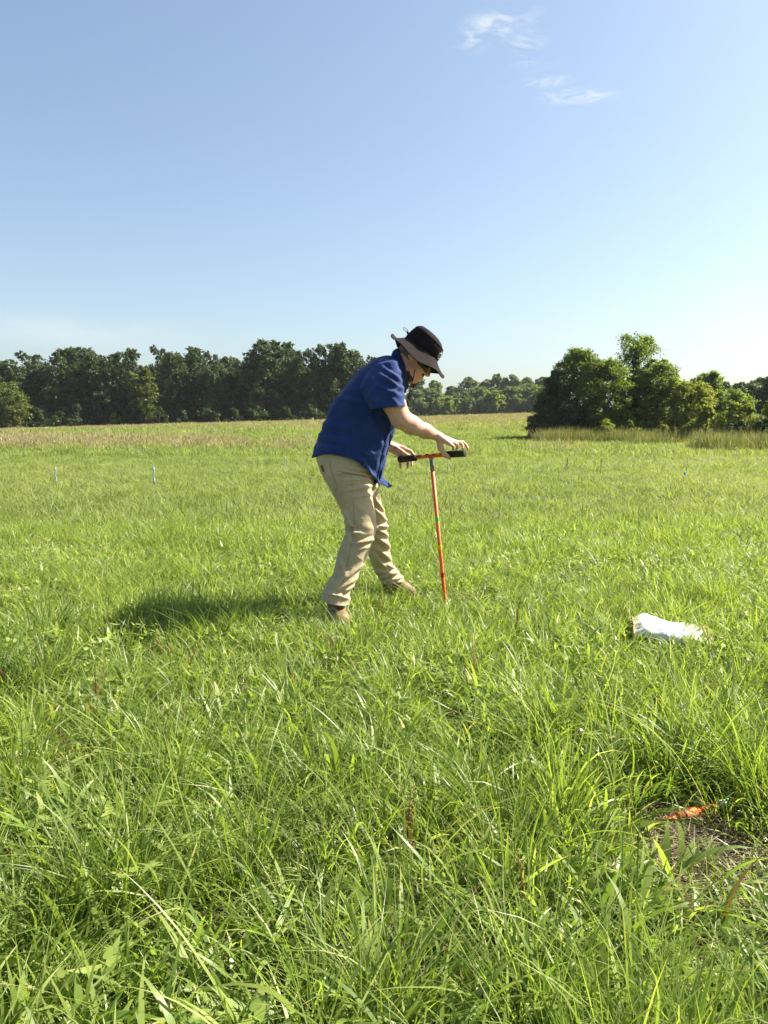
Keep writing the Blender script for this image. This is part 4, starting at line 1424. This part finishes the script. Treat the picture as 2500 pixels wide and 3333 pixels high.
B.cap(HP(0.092, 0, 0.022), HP(0.116, 0, -0.020), 0.009, 0.0125, 0.012)                      # nose
B.cap(HP(0.096, -0.018, -0.052), HP(0.096, 0.018, -0.052), 0.009, 0.009, 0.010)             # lips
B.cap(HP(0.091, -0.015, -0.068), HP(0.091, 0.015, -0.068), 0.009, 0.009, 0.008)
# neck and trunk
B.cap(HP(-0.035, 0, -0.045), J(1284, 1205, 0.0), 0.058, 0.054, 0.03)
sp = (J(1262, 1190) - J(1125, 1500)); sp /= np.linalg.norm(sp)
fw = np.array((sp[2], 0, -sp[0]))
B.ell(J(1222, 1272), (sp, hs, fw), (0.18, 0.145, 0.095), 0.04)
B.ell(J(1168, 1390), (sp, hs, fw), (0.20, 0.150, 0.110), 0.05)
B.ell(J(1128, 1500), (sp, hs, fw), (0.15, 0.155, 0.105), 0.05)
for sg in (-1, 1): B.cap(J(1272, 1215, 0.05 * sg), J(1248, 1232, 0.155 * sg), 0.046, 0.046, 0.03)
# legs
B.chain([J(1128, 1520, -0.09), J(1178, 1700, -0.155), J(1152, 1790, -0.185), J(1098, 1930, -0.24)], [0.078, 0.048, 0.042, 0.030], 0.02)
B.chain([J(1150, 1520, 0.10), J(1222, 1705, 0.22), J(1236, 1790, 0.275), J(1270, 1880, 0.36)], [0.078, 0.046, 0.042, 0.030], 0.02)
B.chain([J(1098, 1930, -0.24), JY(1097, 1990, 3.99)], [0.028, 0.022], 0.02)
B.chain([J(1270, 1880, 0.36), JY(1308, 1918, 4.56)], [0.030, 0.020], 0.02)
# near arm
WR = JY(1424, 1419, 4.150)
B.chain([J(1252, 1232, -0.165), J(1284, 1318, -0.195), J(1304, 1362, -0.19)], [0.046, 0.057, 0.052], 0.03)
B.chain([J(1304, 1362, -0.19), J(1340, 1384, -0.155), J(1385, 1403, -0.11), WR], [0.050, 0.0475, 0.037, 0.0255], 0.03)
kn = [JY(1478, 1438, 4.205), JY(1480, 1437, 4.185), JY(1474, 1440, 4.163), JY(1464, 1445, 4.145)]
for i, p in enumerate(kn):
    B.cap(WR + np.array((0.004, 0.012 - 0.009 * i, 0.0)), p, 0.019, 0.0115, 0.012)
B.chain([kn[0], JY(1506, 1439, 4.222), JY(1518, 1450, 4.220), JY(1524, 1463, 4.212)], [0.0105, 0.0095, 0.0085, 0.0070], 0.004)
B.chain([kn[1], JY(1500, 1442, 4.195), JY(1506, 1450, 4.190), JY(1507, 1459, 4.180)], [0.0108, 0.0095, 0.0085, 0.0072], 0.004)
B.chain([kn[2], JY(1489, 1447, 4.170), JY(1489, 1455, 4.172), JY(1485, 1463, 4.176)], [0.0102, 0.0092, 0.0082, 0.0070], 0.004)
B.chain([kn[3], JY(1475, 1452, 4.148), JY(1477, 1459, 4.150), JY(1474, 1467, 4.158)], [0.0095, 0.0082, 0.0075, 0.0064], 0.004)
B.chain([WR + np.array((0.008, -0.010, -0.012)), JY(1434, 1457, 4.150), JY(1444, 1475, 4.158), JY(1455, 1484, 4.172), JY(1464, 1493, 4.184)],
        [0.020, 0.0165, 0.0115, 0.0105, 0.0082], 0.012)
# far arm
WL = JY(1252, 1444, 4.395)
B.chain([J(1250, 1232, 0.165), J(1195, 1372, 0.27)], [0.046, 0.050], 0.03)
B.chain([J(1195, 1372, 0.27), J(1220, 1408, 0.23), WL], [0.050, 0.044, 0.027], 0.03)
kl = [JY(1316, 1459, 4.405), JY(1311, 1468, 4.412), JY(1304, 1474, 4.414), JY(1295, 1479, 4.412)]
for i, p in enumerate(kl):
    B.cap(WL + np.array((0.004, 0.0, 0.010 - 0.008 * i)), p, 0.020, 0.0125, 0.012)
B.chain([kl[0], JY(1337, 1469, 4.408), JY(1348, 1482, 4.402), JY(1354, 1498, 4.392)], [0.0108, 0.0098, 0.0088, 0.0072], 0.004)
B.chain([kl[1], JY(1334, 1486, 4.422), JY(1340, 1502, 4.415), JY(1341, 1516, 4.400)], [0.0108, 0.0098, 0.0086, 0.0072], 0.004)
B.chain([kl[2], JY(1322, 1492, 4.424), JY(1327, 1508, 4.416), JY(1327, 1523, 4.400)], [0.0105, 0.0095, 0.0084, 0.0070], 0.004)
B.chain([kl[3], JY(1302, 1496, 4.420), JY(1303, 1510, 4.414), JY(1303, 1524, 4.400)], [0.0098, 0.0088, 0.0078, 0.0066], 0.004)
B.chain([WL + np.array((0.004, -0.016, 0.006)), JY(1292, 1459, 4.372), JY(1309, 1470, 4.362), JY(1325, 1480, 4.362)], [0.019, 0.0135, 0.0110, 0.0085], 0.010)
body_me = B.mesh('body')
link('body', body_me, M_SKIN, person)
del B

# hair at the back of the head and the beard
Hh = Field(HC - 0.15, HC + 0.15, 0.004)
Hh.ell(HP(-0.008, 0, 0.020), (hf, hs, hu), (0.0985, 0.0785, 0.102), 0.0)
Hh.cut(HP(-0.012, 0, -0.02), hf * 0.75 - hu * 0.45)
Hh.cut(HP(0, 0, -0.045), -hu)
link('hair', Hh.mesh('hair'), M_HAIR, person)
Hb = Field(HP(0.07, 0, -0.09) - 0.09, HP(0.07, 0, -0.09) + 0.09, 0.003)
Hb.chain([HP(0.016, -0.054, -0.074), HP(0.045, -0.040, -0.096), HP(0.082, -0.014, -0.108), HP(0.082, 0.014, -0.108), HP(0.045, 0.040, -0.096), HP(0.016, 0.054, -0.074)],
         [0.0155, 0.016, 0.0155, 0.0155, 0.016, 0.0155], 0.012)
Hb.cap(HP(0.094, -0.02, -0.043), HP(0.094, 0.02, -0.043), 0.0095, 0.0095, 0.01)
link('beard', Hb.mesh('beard'), M_BEARD, person)


# shirt -------------------------------------------------------------
def ridged(p, s, seed):
    q = Vector((p.x * s + seed, p.y * s * 0.7, p.z * s - seed))
    return 1 - abs(noise.noise(q)) * 2.2


def shirt_disp(p, nrm, f, v, axis):
    side = math.sin(f) ** 2
    fr = math.cos(f)
    # hem: higher at the sides, longer in front and behind
    hem = max(0.0, (v - 0.72) / 0.28)
    p = p - axis * (-0.092) * side * hem ** 1.5 * (1 if axis.z > 0 else -1)
    w1 = ridged(p + Vector((0.02 * math.sin(p.z * 21), 0, 0)), 6.5, 2.0)
    w2 = ridged(Vector((p.x * 1.0 + p.z * 0.9, p.y, p.z * 0.55 - p.x * 0.3)), 9.0, 7.0)
    amp = 0.006 + 0.007 * hem + 0.004 * math.exp(-((v - 0.55) / 0.18) ** 2)
    d = amp * (0.6 * w1 + 0.7 * w2 - 0.7)
    # lengthwise folds of the loose front
    d += 0.006 * hem * math.sin(f * 7 + 1.2 * math.sin(v * 6)) * (0.4 + 0.6 * (fr > -0.2))
    return p + nrm * (d + fold_disp(p, nrm, SHIRT_FOLDS))


shirt_rings = [(1284, 1158, 1322, 1232, Y0, 0.085), (1252, 1160, 1318, 1250, Y0, 0.150), (1206, 1177, 1310, 1285, Y0, 0.190), (1160, 1216, 1302, 1325, Y0, 0.195),
               (1110, 1273, 1298, 1362, Y0, 0.190), (1079, 1315, 1290, 1392, Y0, 0.185), (1055, 1374, 1278, 1432, Y0, 0.185), (1034, 1434, 1264, 1478, Y0, 0.192),
               (1020, 1474, 1254, 1520, Y0, 0.200), (1015, 1490, 1236, 1580, Y0, 0.204)]
shirt_me = loft('shirt', shirt_rings, 130, 180, shirt_disp)
shirt = thicken(link('shirt', shirt_me, M_SHIRT, person), 0.004)


def sleeve_disp(p, nrm, f, v, axis):
    w = ridged(Vector((p.x * 0.5 + p.z * 1.0, p.y * 0.6, p.z * 1.1 - p.x * 0.5)), 11, 4.0)
    w2 = ridged(p, 16, 9.0)
    d = 0.008 * w * (0.5 + 0.5 * math.sin(math.pi * min(1, v * 1.1))) + 0.003 * w2
    return p + nrm * (d - 0.004 + fold_disp(p, nrm, SLEEVE_FOLDS))


near_sleeve = [(1216, 1196, 1252, 1160, Y0 - 0.085, 0.030), (1192, 1216, 1258, 1160, Y0 - 0.110, 0.052), (1178, 1236, 1262, 1166, Y0 - 0.125, 0.060), (1170, 1262, 1292, 1176, Y0 - 0.150, 0.080), (1180, 1282, 1306, 1214, Y0 - 0.175, 0.088),
               (1190, 1302, 1312, 1256, Y0 - 0.190, 0.090), (1198, 1318, 1316, 1292, Y0 - 0.198, 0.090), (1205, 1333, 1321, 1321, Y0 - 0.203, 0.090)]
sl_me = loft('sleeve', near_sleeve, 70, 120, sleeve_disp, cap0=True)
thicken(link('sleeve', sl_me, M_SHIRT, shirt), 0.004)
far_sleeve = [(1216, 1196, 1252, 1160, Y0 + 0.085, 0.030), (1192, 1216, 1258, 1160, Y0 + 0.110, 0.052), (1178, 1236, 1262, 1166, Y0 + 0.125, 0.060), (1165, 1262, 1285, 1180, Y0 + 0.150, 0.080), (1150, 1290, 1275, 1230, Y0 + 0.19, 0.085), (1140, 1330, 1262, 1300, Y0 + 0.22, 0.088), (1150, 1352, 1258, 1328, Y0 + 0.235, 0.088)]
thicken(link('sleeve', loft('sleeve', far_sleeve, 30, 60, sleeve_disp), M_SHIRT, shirt), 0.004)


def collar_disp(p, nrm, f, v, axis):
    return p + nrm * (0.006 * math.sin(v * 3.1) + 0.004 * noise.noise(p * 14))


collar = [(1272, 1160, 1322, 1262, Y0, 0.094), (1277, 1150, 1330, 1246, Y0, 0.090), (1284, 1141, 1332, 1236, Y0, 0.086), (1293, 1134, 1330, 1224, Y0, 0.081)]
thicken(link('collar', loft('collar', collar, 12, 64, collar_disp, 2.1), M_SHIRT, shirt), 0.006)
# collar leaf folded over, and the front tail
def sheet(name, rows, thick, mat, parent, nd=0.004):
    """cloth between polylines of world points"""
    R0 = [catmull([tuple(p) for p in r], 14) for r in rows]
    G = catmull(np.array(R0).reshape(len(R0), -1), 8).reshape(9, 15, 3)
    bm = bmesh.new()
    g = [[bm.verts.new(Vector(q) + Vector((0, 1, 0)) * nd * noise.noise(Vector(q) * 30)) for q in row] for row in G]
    for i in range(8):
        for j in range(14):
            bm.faces.new((g[i][j], g[i][j + 1], g[i + 1][j + 1], g[i + 1][j]))
    return thicken(link(name, mesh_bm(name, bm), mat, parent), thick)


sheet('collar_leaf', [[JY(1283, 1150, 4.16), JY(1300, 1180, 4.125), JY(1313, 1222, 4.135), JY(1322, 1252, 4.18)],
                      [JY(1274, 1157, 4.14), JY(1290, 1192, 4.10), JY(1304, 1236, 4.11), JY(1320, 1270, 4.17)]], 0.004, M_SHIRT, shirt)
sheet('collar_leaf', [[JY(1318, 1222, 4.27), JY(1327, 1240, 4.26), JY(1332, 1256, 4.25)], [JY(1312, 1250, 4.27), JY(1318, 1268, 4.255), JY(1316, 1282, 4.24)]], 0.004, M_SHIRT, shirt)
sheet('shirt_tail', [[JY(1228, 1532, 4.27), JY(1244, 1552, 4.28), JY(1262, 1570, 4.29), JY(1276, 1583, 4.295)],
                     [JY(1222, 1556, 4.24), JY(1240, 1564, 4.25), JY(1254, 1576, 4.265), JY(1268, 1586, 4.28)],
                     [JY(1216, 1575, 4.20), JY(1230, 1572, 4.22), JY(1250, 1580, 4.25), JY(1262, 1587, 4.275)]], 0.004, M_SHIRT, shirt, 0.010)
bvs = bvh_of(shirt_me)
plk = [on(bvs, px, py, 0.002) for px, py in ((1281, 1400), (1272, 1430), (1262, 1466), (1252, 1500), (1243, 1530), (1236, 1560))]
link('placket', tube_mesh('placket', plk, 0.0045, 6), M_SHIRT, shirt)
plk2 = [on(bvs, px, py, 0.002) for px, py in ((1268, 1392), (1258, 1425), (1249, 1462), (1241, 1500), (1234, 1530), (1226, 1566))]
link('placket', tube_mesh('placket', plk2, 0.0028, 6), M_SHIRTSEAM, shirt)


# trousers ----------------------------------------------------------
def leg_disp(knee, far):
    def fn(p, nrm, f, v, axis):
        kb = math.exp(-((v - knee) / 0.10) ** 2)
        lo = max(0.0, (v - 0.72) / 0.28)
        up = math.exp(-((v - 0.16) / 0.13) ** 2)
        q = p + Vector((0.015 * math.sin(p.z * 30), 0, 0.012 * math.sin(p.y * 25)))
        diag = ridged(Vector((q.x * 0.7 + q.z * 1.1, q.y * 0.5, q.z * 0.9 - q.x * 0.6)), 9.0, 3.0 + far)
        rings = math.sin(p.z * 118 + 4 * noise.noise(p * 7) + 2.0 * math.cos(f))
        d = 0.005 * diag + 0.005 * kb * rings * (0.35 + 0.65 * max(0, -math.cos(f))) + 0.0065 * lo * rings * (0.5 + 0.5 * noise.noise(p * 6)) + 0.0045 * up * math.sin(p.z * 150 + 3 * noise.noise(p * 9)) * max(0, math.cos(f))
        d += 0.004 * noise.noise(p * 5 + Vector((far, 0, 0)))
        return p + nrm * (0.7 * d + 1.45 * fold_disp(p, nrm, FAR_FOLDS if far else NEAR_FOLDS))
    return fn


tr_root = None
near_leg = [(1042, 1440, 1225, 1492, Y0 - 0.05, 0.125), (1031, 1484, 1220, 1528, Y0 - 0.06, 0.130), (1040, 1522, 1213, 1556, Y0 - 0.07, 0.128), (1058, 1566, 1210, 1592, Y0 - 0.085, 0.120),
            (1086, 1612, 1213, 1628, Y0 - 0.11, 0.108), (1112, 1660, 1219, 1664, Y0 - 0.135, 0.096), (1127, 1702, 1223, 1704, Y0 - 0.155, 0.088), (1126, 1738, 1219, 1744, Y0 - 0.17, 0.084),
            (1108, 1780, 1202, 1794, Y0 - 0.19, 0.082), (1093, 1832, 1178, 1848, Y0 - 0.21, 0.078), (1080, 1882, 1156, 1900, Y0 - 0.235, 0.078), (1058, 1918, 1140, 1936, Y0 - 0.245, 0.084), (1044, 1946, 1137, 1964, Y0 - 0.25, 0.090)]
nl_me = loft('trousers', near_leg, 190, 150, leg_disp(0.52, 0.0))
trousers = thicken(link('trousers', nl_me, M_TROUSER, person), 0.004)
far_leg = [(1060, 1440, 1232, 1492, Y0 + 0.07, 0.120), (1050, 1484, 1232, 1528, Y0 + 0.085, 0.124), (1082, 1540, 1230, 1570, Y0 + 0.11, 0.118), (1124, 1600, 1233, 1604, Y0 + 0.14, 0.106),
           (1152, 1650, 1244, 1642, Y0 + 0.17, 0.094), (1174, 1700, 1257, 1690, Y0 + 0.205, 0.084), (1188, 1742, 1261, 1734, Y0 + 0.235, 0.080), (1198, 1790, 1269, 1786, Y0 + 0.275, 0.076),
           (1210, 1834, 1278, 1836, Y0 + 0.315, 0.074), (1226, 1868, 1298, 1860, Y0 + 0.345, 0.074), (1246, 1898, 1316, 1886, Y0 + 0.37, 0.078)]
link('trouser_leg', loft('trouser_leg', far_leg, 170, 130, leg_disp(0.58, 5.0)), M_TROUSER, trousers)
bvt = bvh_of(nl_me)


def seam(name, pts, r, mat, parent, bv=bvt, n=14, lift=0.001):
    pl = catmull(pts, n)
    return link(name, tube_mesh(name, [on(bv, q[0], q[1], lift) for q in pl], r, 6), mat, parent)


seam('pocket_seam', [(1073, 1497), (1079, 1535), (1090, 1565), (1098, 1585), (1094, 1597), (1084, 1600)], 0.0011, M_SEAM, trousers)
seam('side_seam', [(1140, 1500), (1146, 1570), (1150, 1640), (1153, 1700), (1146, 1760), (1132, 1830), (1116, 1900)], 0.0008, M_SEAM, trousers, n=24)
seam('pocket_flap', [(1100, 1546), (1130, 1543), (1160, 1544), (1186, 1548)], 0.0016, M_SEAM, trousers)
seam('zip_pull', [(1180, 1545), (1188, 1549), (1194, 1553)], 0.0034, M_ZIP, trousers, n=6)
bm = bmesh.new()
bm.faces.new([bm.verts.new(on(bvt, px, py, 0.004)) for px, py in ((1042, 1517), (1050, 1514), (1054, 1534), (1051, 1537))])
pt = link('brand_patch', mesh_bm('brand_patch', bm, False), M_LABEL, trousers)
bm = bmesh.new()
bm.faces.new([bm.verts.new(on(bvt, px, py, 0.006)) for px, py in ((1044, 1521), (1049, 1520), (1051, 1531))])
o = link('patch_emblem', mesh_bm('patch_emblem', bm, False), M_ZIP)
o.parent = pt; o.location = -Vector(person.location) - Vector(trousers.location) - Vector(pt.location)


# boots -------------------------------------------------------------
def boot(heel, toe, ankle):
    heel = np.array(heel, float); toe = np.array(toe, float)
    d = toe - heel; L = np.linalg.norm(d); d /= L
    up = np.array((0, 0, 1.0)); sd = np.cross(up, d); sd /= np.linalg.norm(sd)
    f = Field(np.minimum(np.minimum(heel, toe), ankle) - 0.09, np.maximum(np.maximum(heel, toe), ankle) + 0.09, 0.005)
    g = lambda l, s, z: heel + d * l * L + sd * s + up * z
    f.chain([g(0.12, 0, 0.052), g(0.35, 0, 0.050), g(0.62, 0.004, 0.046), g(0.86, 0.004, 0.038)], [0.036, 0.038, 0.044, 0.036], 0.03)
    f.chain([g(0.20, 0, 0.06), np.array(ankle) + up * 0.03], [0.044, 0.050], 0.035)
    f.cap(g(0.30, 0, 0.085), g(0.66, 0, 0.058), 0.034, 0.028, 0.03)
    f.cut(g(0, 0, 0.018), -up)
    b = link('boot', f.mesh('boot'), M_BOOT, person)
    bm = bmesh.new()
    lo, hi = [], []
    for k in range(28):
        a = 2 * math.pi * k / 28
        l = 0.5 + 0.54 * math.cos(a)
        w = (0.037 + 0.012 * sstep(0.3, 0.75, l) - 0.004 * sstep(0.9, 1.05, l)) * math.copysign(abs(math.sin(a)) ** 0.7, math.sin(a))
        lo.append(bm.verts.new(g(l, w, 0.0))); hi.append(bm.verts.new(g(l, w, 0.022)))
    for k in range(28): bm.faces.new((lo[k], lo[(k + 1) % 28], hi[(k + 1) % 28], hi[k]))
    bm.faces.new(lo[::-1]); bm.faces.new(hi)
    link('sole', mesh_bm('sole', bm, False), M_SOLE, b)
    for k in range(4):
        l = 0.40 + 0.09 * k; z = 0.112 - 0.014 * k
        link('lace', tube_mesh('lace', [g(l, -0.026, z - 0.014), g(l + 0.02, 0, z), g(l, 0.026, z - 0.014)], 0.0028, 6), M_TAN, b)


ngz = gz(-0.2, 3.9) + 0.004
n_toe = np.array(at(1126, 2030, 3.79)); n_toe[2] = ngz
n_heel = np.array(at(1086, 2010, 4.05)); n_heel[2] = ngz
boot(n_heel, n_toe, J(1096, 1945, -0.235))
f_toe = np.array(at(1350, 1935, 4.52)); f_toe[2] = gz(0.2, 4.5) + 0.02
f_heel = np.array(at(1248, 1935, 4.64)); f_heel[2] = gz(0, 4.6) + 0.03
boot(f_heel, f_toe, J(1272, 1884, 0.37))

# hat ---------------------------------------------------------------
HO = HP(0.002, 0, 0.070)
def HH(f, s, u): return Vector(HO + hf * f + hs * s + hu * u)


def hat_ring(rf, ry, u, m, fo=0.0, wob=0.0, uw=0.0):
    out = []
    for j in range(m):
        a = 2 * math.pi * j / m
        k = 1 + wob * noise.noise(Vector((math.cos(a) * 2, math.sin(a) * 2, u * 20)))
        out.append(HH(fo + rf * math.cos(a) * k, ry * math.sin(a) * k, u + uw * math.cos(a)))
    return out


def ringmesh(name, rings, cap_last=False):
    bm = bmesh.new()
    g = [[bm.verts.new(p) for p in r] for r in rings]
    m = len(rings[0])
    for i in range(len(g) - 1):
        for j in range(m): bm.faces.new((g[i][j], g[i][(j + 1) % m], g[i + 1][(j + 1) % m], g[i + 1][j]))
    if cap_last: bm.faces.new(g[-1])
    return mesh_bm(name, bm)


hat = empty('hat', (0, 0, 0), None, None)
hat.parent = person
hat.location = Vector(HO) - Vector(person.location)
MH = 72
cr = []
for (rf, ry, u, fo, wob, uw) in [(0.112, 0.094, -0.004, 0.0, 0.00, 0.0), (0.112, 0.094, 0.012, 0.0, 0.02, 0.0), (0.110, 0.093, 0.035, 0.001, 0.04, -0.002), (0.107, 0.091, 0.055, 0.002, 0.05, -0.004),
                                 (0.102, 0.087, 0.071, 0.002, 0.05, -0.008), (0.093, 0.080, 0.083, 0.001, 0.05, -0.010), (0.076, 0.066, 0.094, 0.0, 0.04, -0.008), (0.050, 0.044, 0.101, 0.0, 0.03, -0.004), (0.020, 0.018, 0.104, 0, 0, 0), (0.004, 0.004, 0.1045, 0, 0, 0)]:
    cr.append(hat_ring(rf, ry, u, MH, fo, wob, uw))
hc_me = ringmesh('hat_crown', cr, True)
thicken(link('hat_crown', hc_me, M_HAT, hat), 0.002)
bm_r = []
NB = 34
for i in range(NB + 1):
    s = i / NB
    row = []
    for j in range(96):
        a = 2 * math.pi * j / 96
        ca, sa = math.cos(a), math.sin(a)
        ext = 0.076 + 0.006 * ca
        drop = (0.054 * s ** 0.85) * (1 + 0.50 * sa * sa) if ca > 0 else (0.050 * s ** 0.85) * (1 + 0.62 * sa * sa)
        drop -= 0.020 * s * (max(0, math.sin(2 * a)) ** 2 + max(0, -math.sin(2 * a)) ** 2) * (ca > 0)
        curl = 0.022 * max(0, -ca) ** 3 * max(0, s - 0.55) / 0.45          # turned up at the back
        wave = 0.010 * s * math.sin(3 * a + 0.6) + 0.006 * s * math.sin(5 * a)
        stitch = 0.0011 * math.cos(s * 9 * 2 * math.pi)
        u = -0.003 - drop + curl + wave + stitch
        row.append(HH((0.1125 + ext * s) * ca, (0.0945 + 0.070 * s) * sa, u))
    bm_r.append(row)
br_me = ringmesh('hat_brim', bm_r)
thicken(link('hat_brim', br_me, M_HAT, hat), 0.003)
rim = [p for p in bm_r[-1]] + [bm_r[-1][0]]
link('brim_binding', tube_mesh('brim_binding', rim, 0.0025, 6), M_HAT, hat)
link('crown_seam', tube_mesh('crown_seam', [p + Vector(hu) * 0.001 for p in cr[4]] + [cr[4][0]], 0.0022, 6), M_HAT, hat)
# back adjuster loop
link('adjuster_cord', tube_mesh('adjuster_cord', [HH(-0.112, -0.01, 0.026), HH(-0.124, -0.014, 0.034), HH(-0.140, -0.020, 0.036), HH(-0.153, -0.020, 0.030), HH(-0.144, -0.012, 0.024), HH(-0.128, -0.010, 0.024), HH(-0.112, -0.01, 0.022)], 0.0017, 6), M_CORD, hat)
link('toggle', tube_mesh('toggle', [HH(-0.108, -0.011, 0.020), HH(-0.124, -0.012, 0.028)], [0.007, 0.0055], 10), M_CORD, hat)
# emblem on the front of the crown
bvc = bvh_of(hc_me)
emb = [on(bvc, px, py, 0.002, 4.2) for px, py in ((1437, 1149), (1431, 1151), (1427, 1158), (1425, 1166), (1427, 1169), (1431, 1166), (1435, 1158), (1439, 1150))]
link('emblem_outline', tube_mesh('emblem_outline', emb, 0.0012, 6), M_WHITEPRINT, hat)
link('emblem_mark', tube_mesh('emblem_mark', [on(bvc, px, py, 0.002, 4.2) for px, py in ((1429, 1166), (1432, 1156), (1433, 1163), (1436, 1154))], 0.0012, 6), M_WHITEPRINT, hat)
# chin cords
bvbr = bvh_of(br_me)
c0 = on(bvbr, 1356, 1183, 0.001, 4.06)
link('chin_cord', tube_mesh('chin_cord', [c0, JY(1350, 1208, 4.095), JY(1343, 1240, 4.13), JY(1333, 1280, 4.14), JY(1322, 1322, 4.14)], 0.0024, 6), M_CORD, hat)
link('chin_cord', tube_mesh('chin_cord', [HH(0.03, 0.10, -0.06), JY(1362, 1215, 4.26), JY(1351, 1243, 4.20), JY(1338, 1285, 4.16), JY(1325, 1328, 4.145)], 0.0024, 6), M_CORD, hat)
link('cord_lock', tube_mesh('cord_lock', [JY(1326, 1305, 4.14), JY(1322, 1322, 4.14)], 0.006, 8), M_CORD, hat)

# sunglasses ----------------------------------------------------------
gl = empty('sunglasses', (0, 0, 0), None, None)
gl.parent = person
gl.location = Vector(HP(0.09, 0, 0.01)) - Vector(person.location)
for sg in (-1, 1):
    bm = bmesh.new()
    g = []
    for i in range(9):
        row = []
        for j in range(13):
            vv = (i / 8 - 0.5) * 2; aa = j / 12
            ang = aa * 1.30                                   # wraps round the face
            hgt = 0.024 * (1 - 0.35 * aa ** 2)
            rr = 0.098 - 0.004 * vv * vv
            row.append(bm.verts.new(Vector(HP(rr * math.cos(ang) + 0.001, sg * (0.006 + 0.074 * math.sin(ang)), 0.000 + vv * hgt * (0.75 + 0.25 * math.sin(math.pi * aa))))))
        g.append(row)
    for i in range(8):
        for j in range(12): bm.faces.new((g[i][j], g[i][j + 1], g[i + 1][j + 1], g[i + 1][j]))
    thicken(link('lens', mesh_bm('lens', bm), M_LENS, gl), 0.002)
    link('temple_arm', tube_mesh('temple_arm', [HP(0.030, 0.078 * sg, 0.016), HP(0.0, 0.080 * sg, 0.014), HP(-0.03, 0.079 * sg, 0.006)], 0.0025, 6), M_CORD, gl)
link('bridge', tube_mesh('bridge', [HP(0.099, -0.007, 0.014), HP(0.101, 0, 0.016), HP(0.099, 0.007, 0.014)], 0.003, 6), M_CORD, gl)

# ------------------------------------------------------------------ thin summer haze
mh = bpy.data.materials.new('thin_haze'); mh.use_nodes = True
nth = mh.node_tree; nth.nodes.clear()
oh = nth.nodes.new('ShaderNodeOutputMaterial'); vh = nth.nodes.new('ShaderNodeVolumePrincipled')
vh.inputs['Color'].default_value = (0.90, 0.94, 1.0, 1)
vh.inputs['Density'].default_value = 0.00015
vh.inputs['Anisotropy'].default_value = 0.2
nth.links.new(vh.outputs[0], oh.inputs['Volume'])
bm = bmesh.new()
bmesh.ops.create_cube(bm, size=1)
for v in bm.verts:
    v.co = Vector((v.co.x * 6400, 1800 + v.co.y * 5600, 22 if v.co.z > 0 else -6))
props(link('haze', mesh_bm('haze', bm, False), mh), kind='stuff')
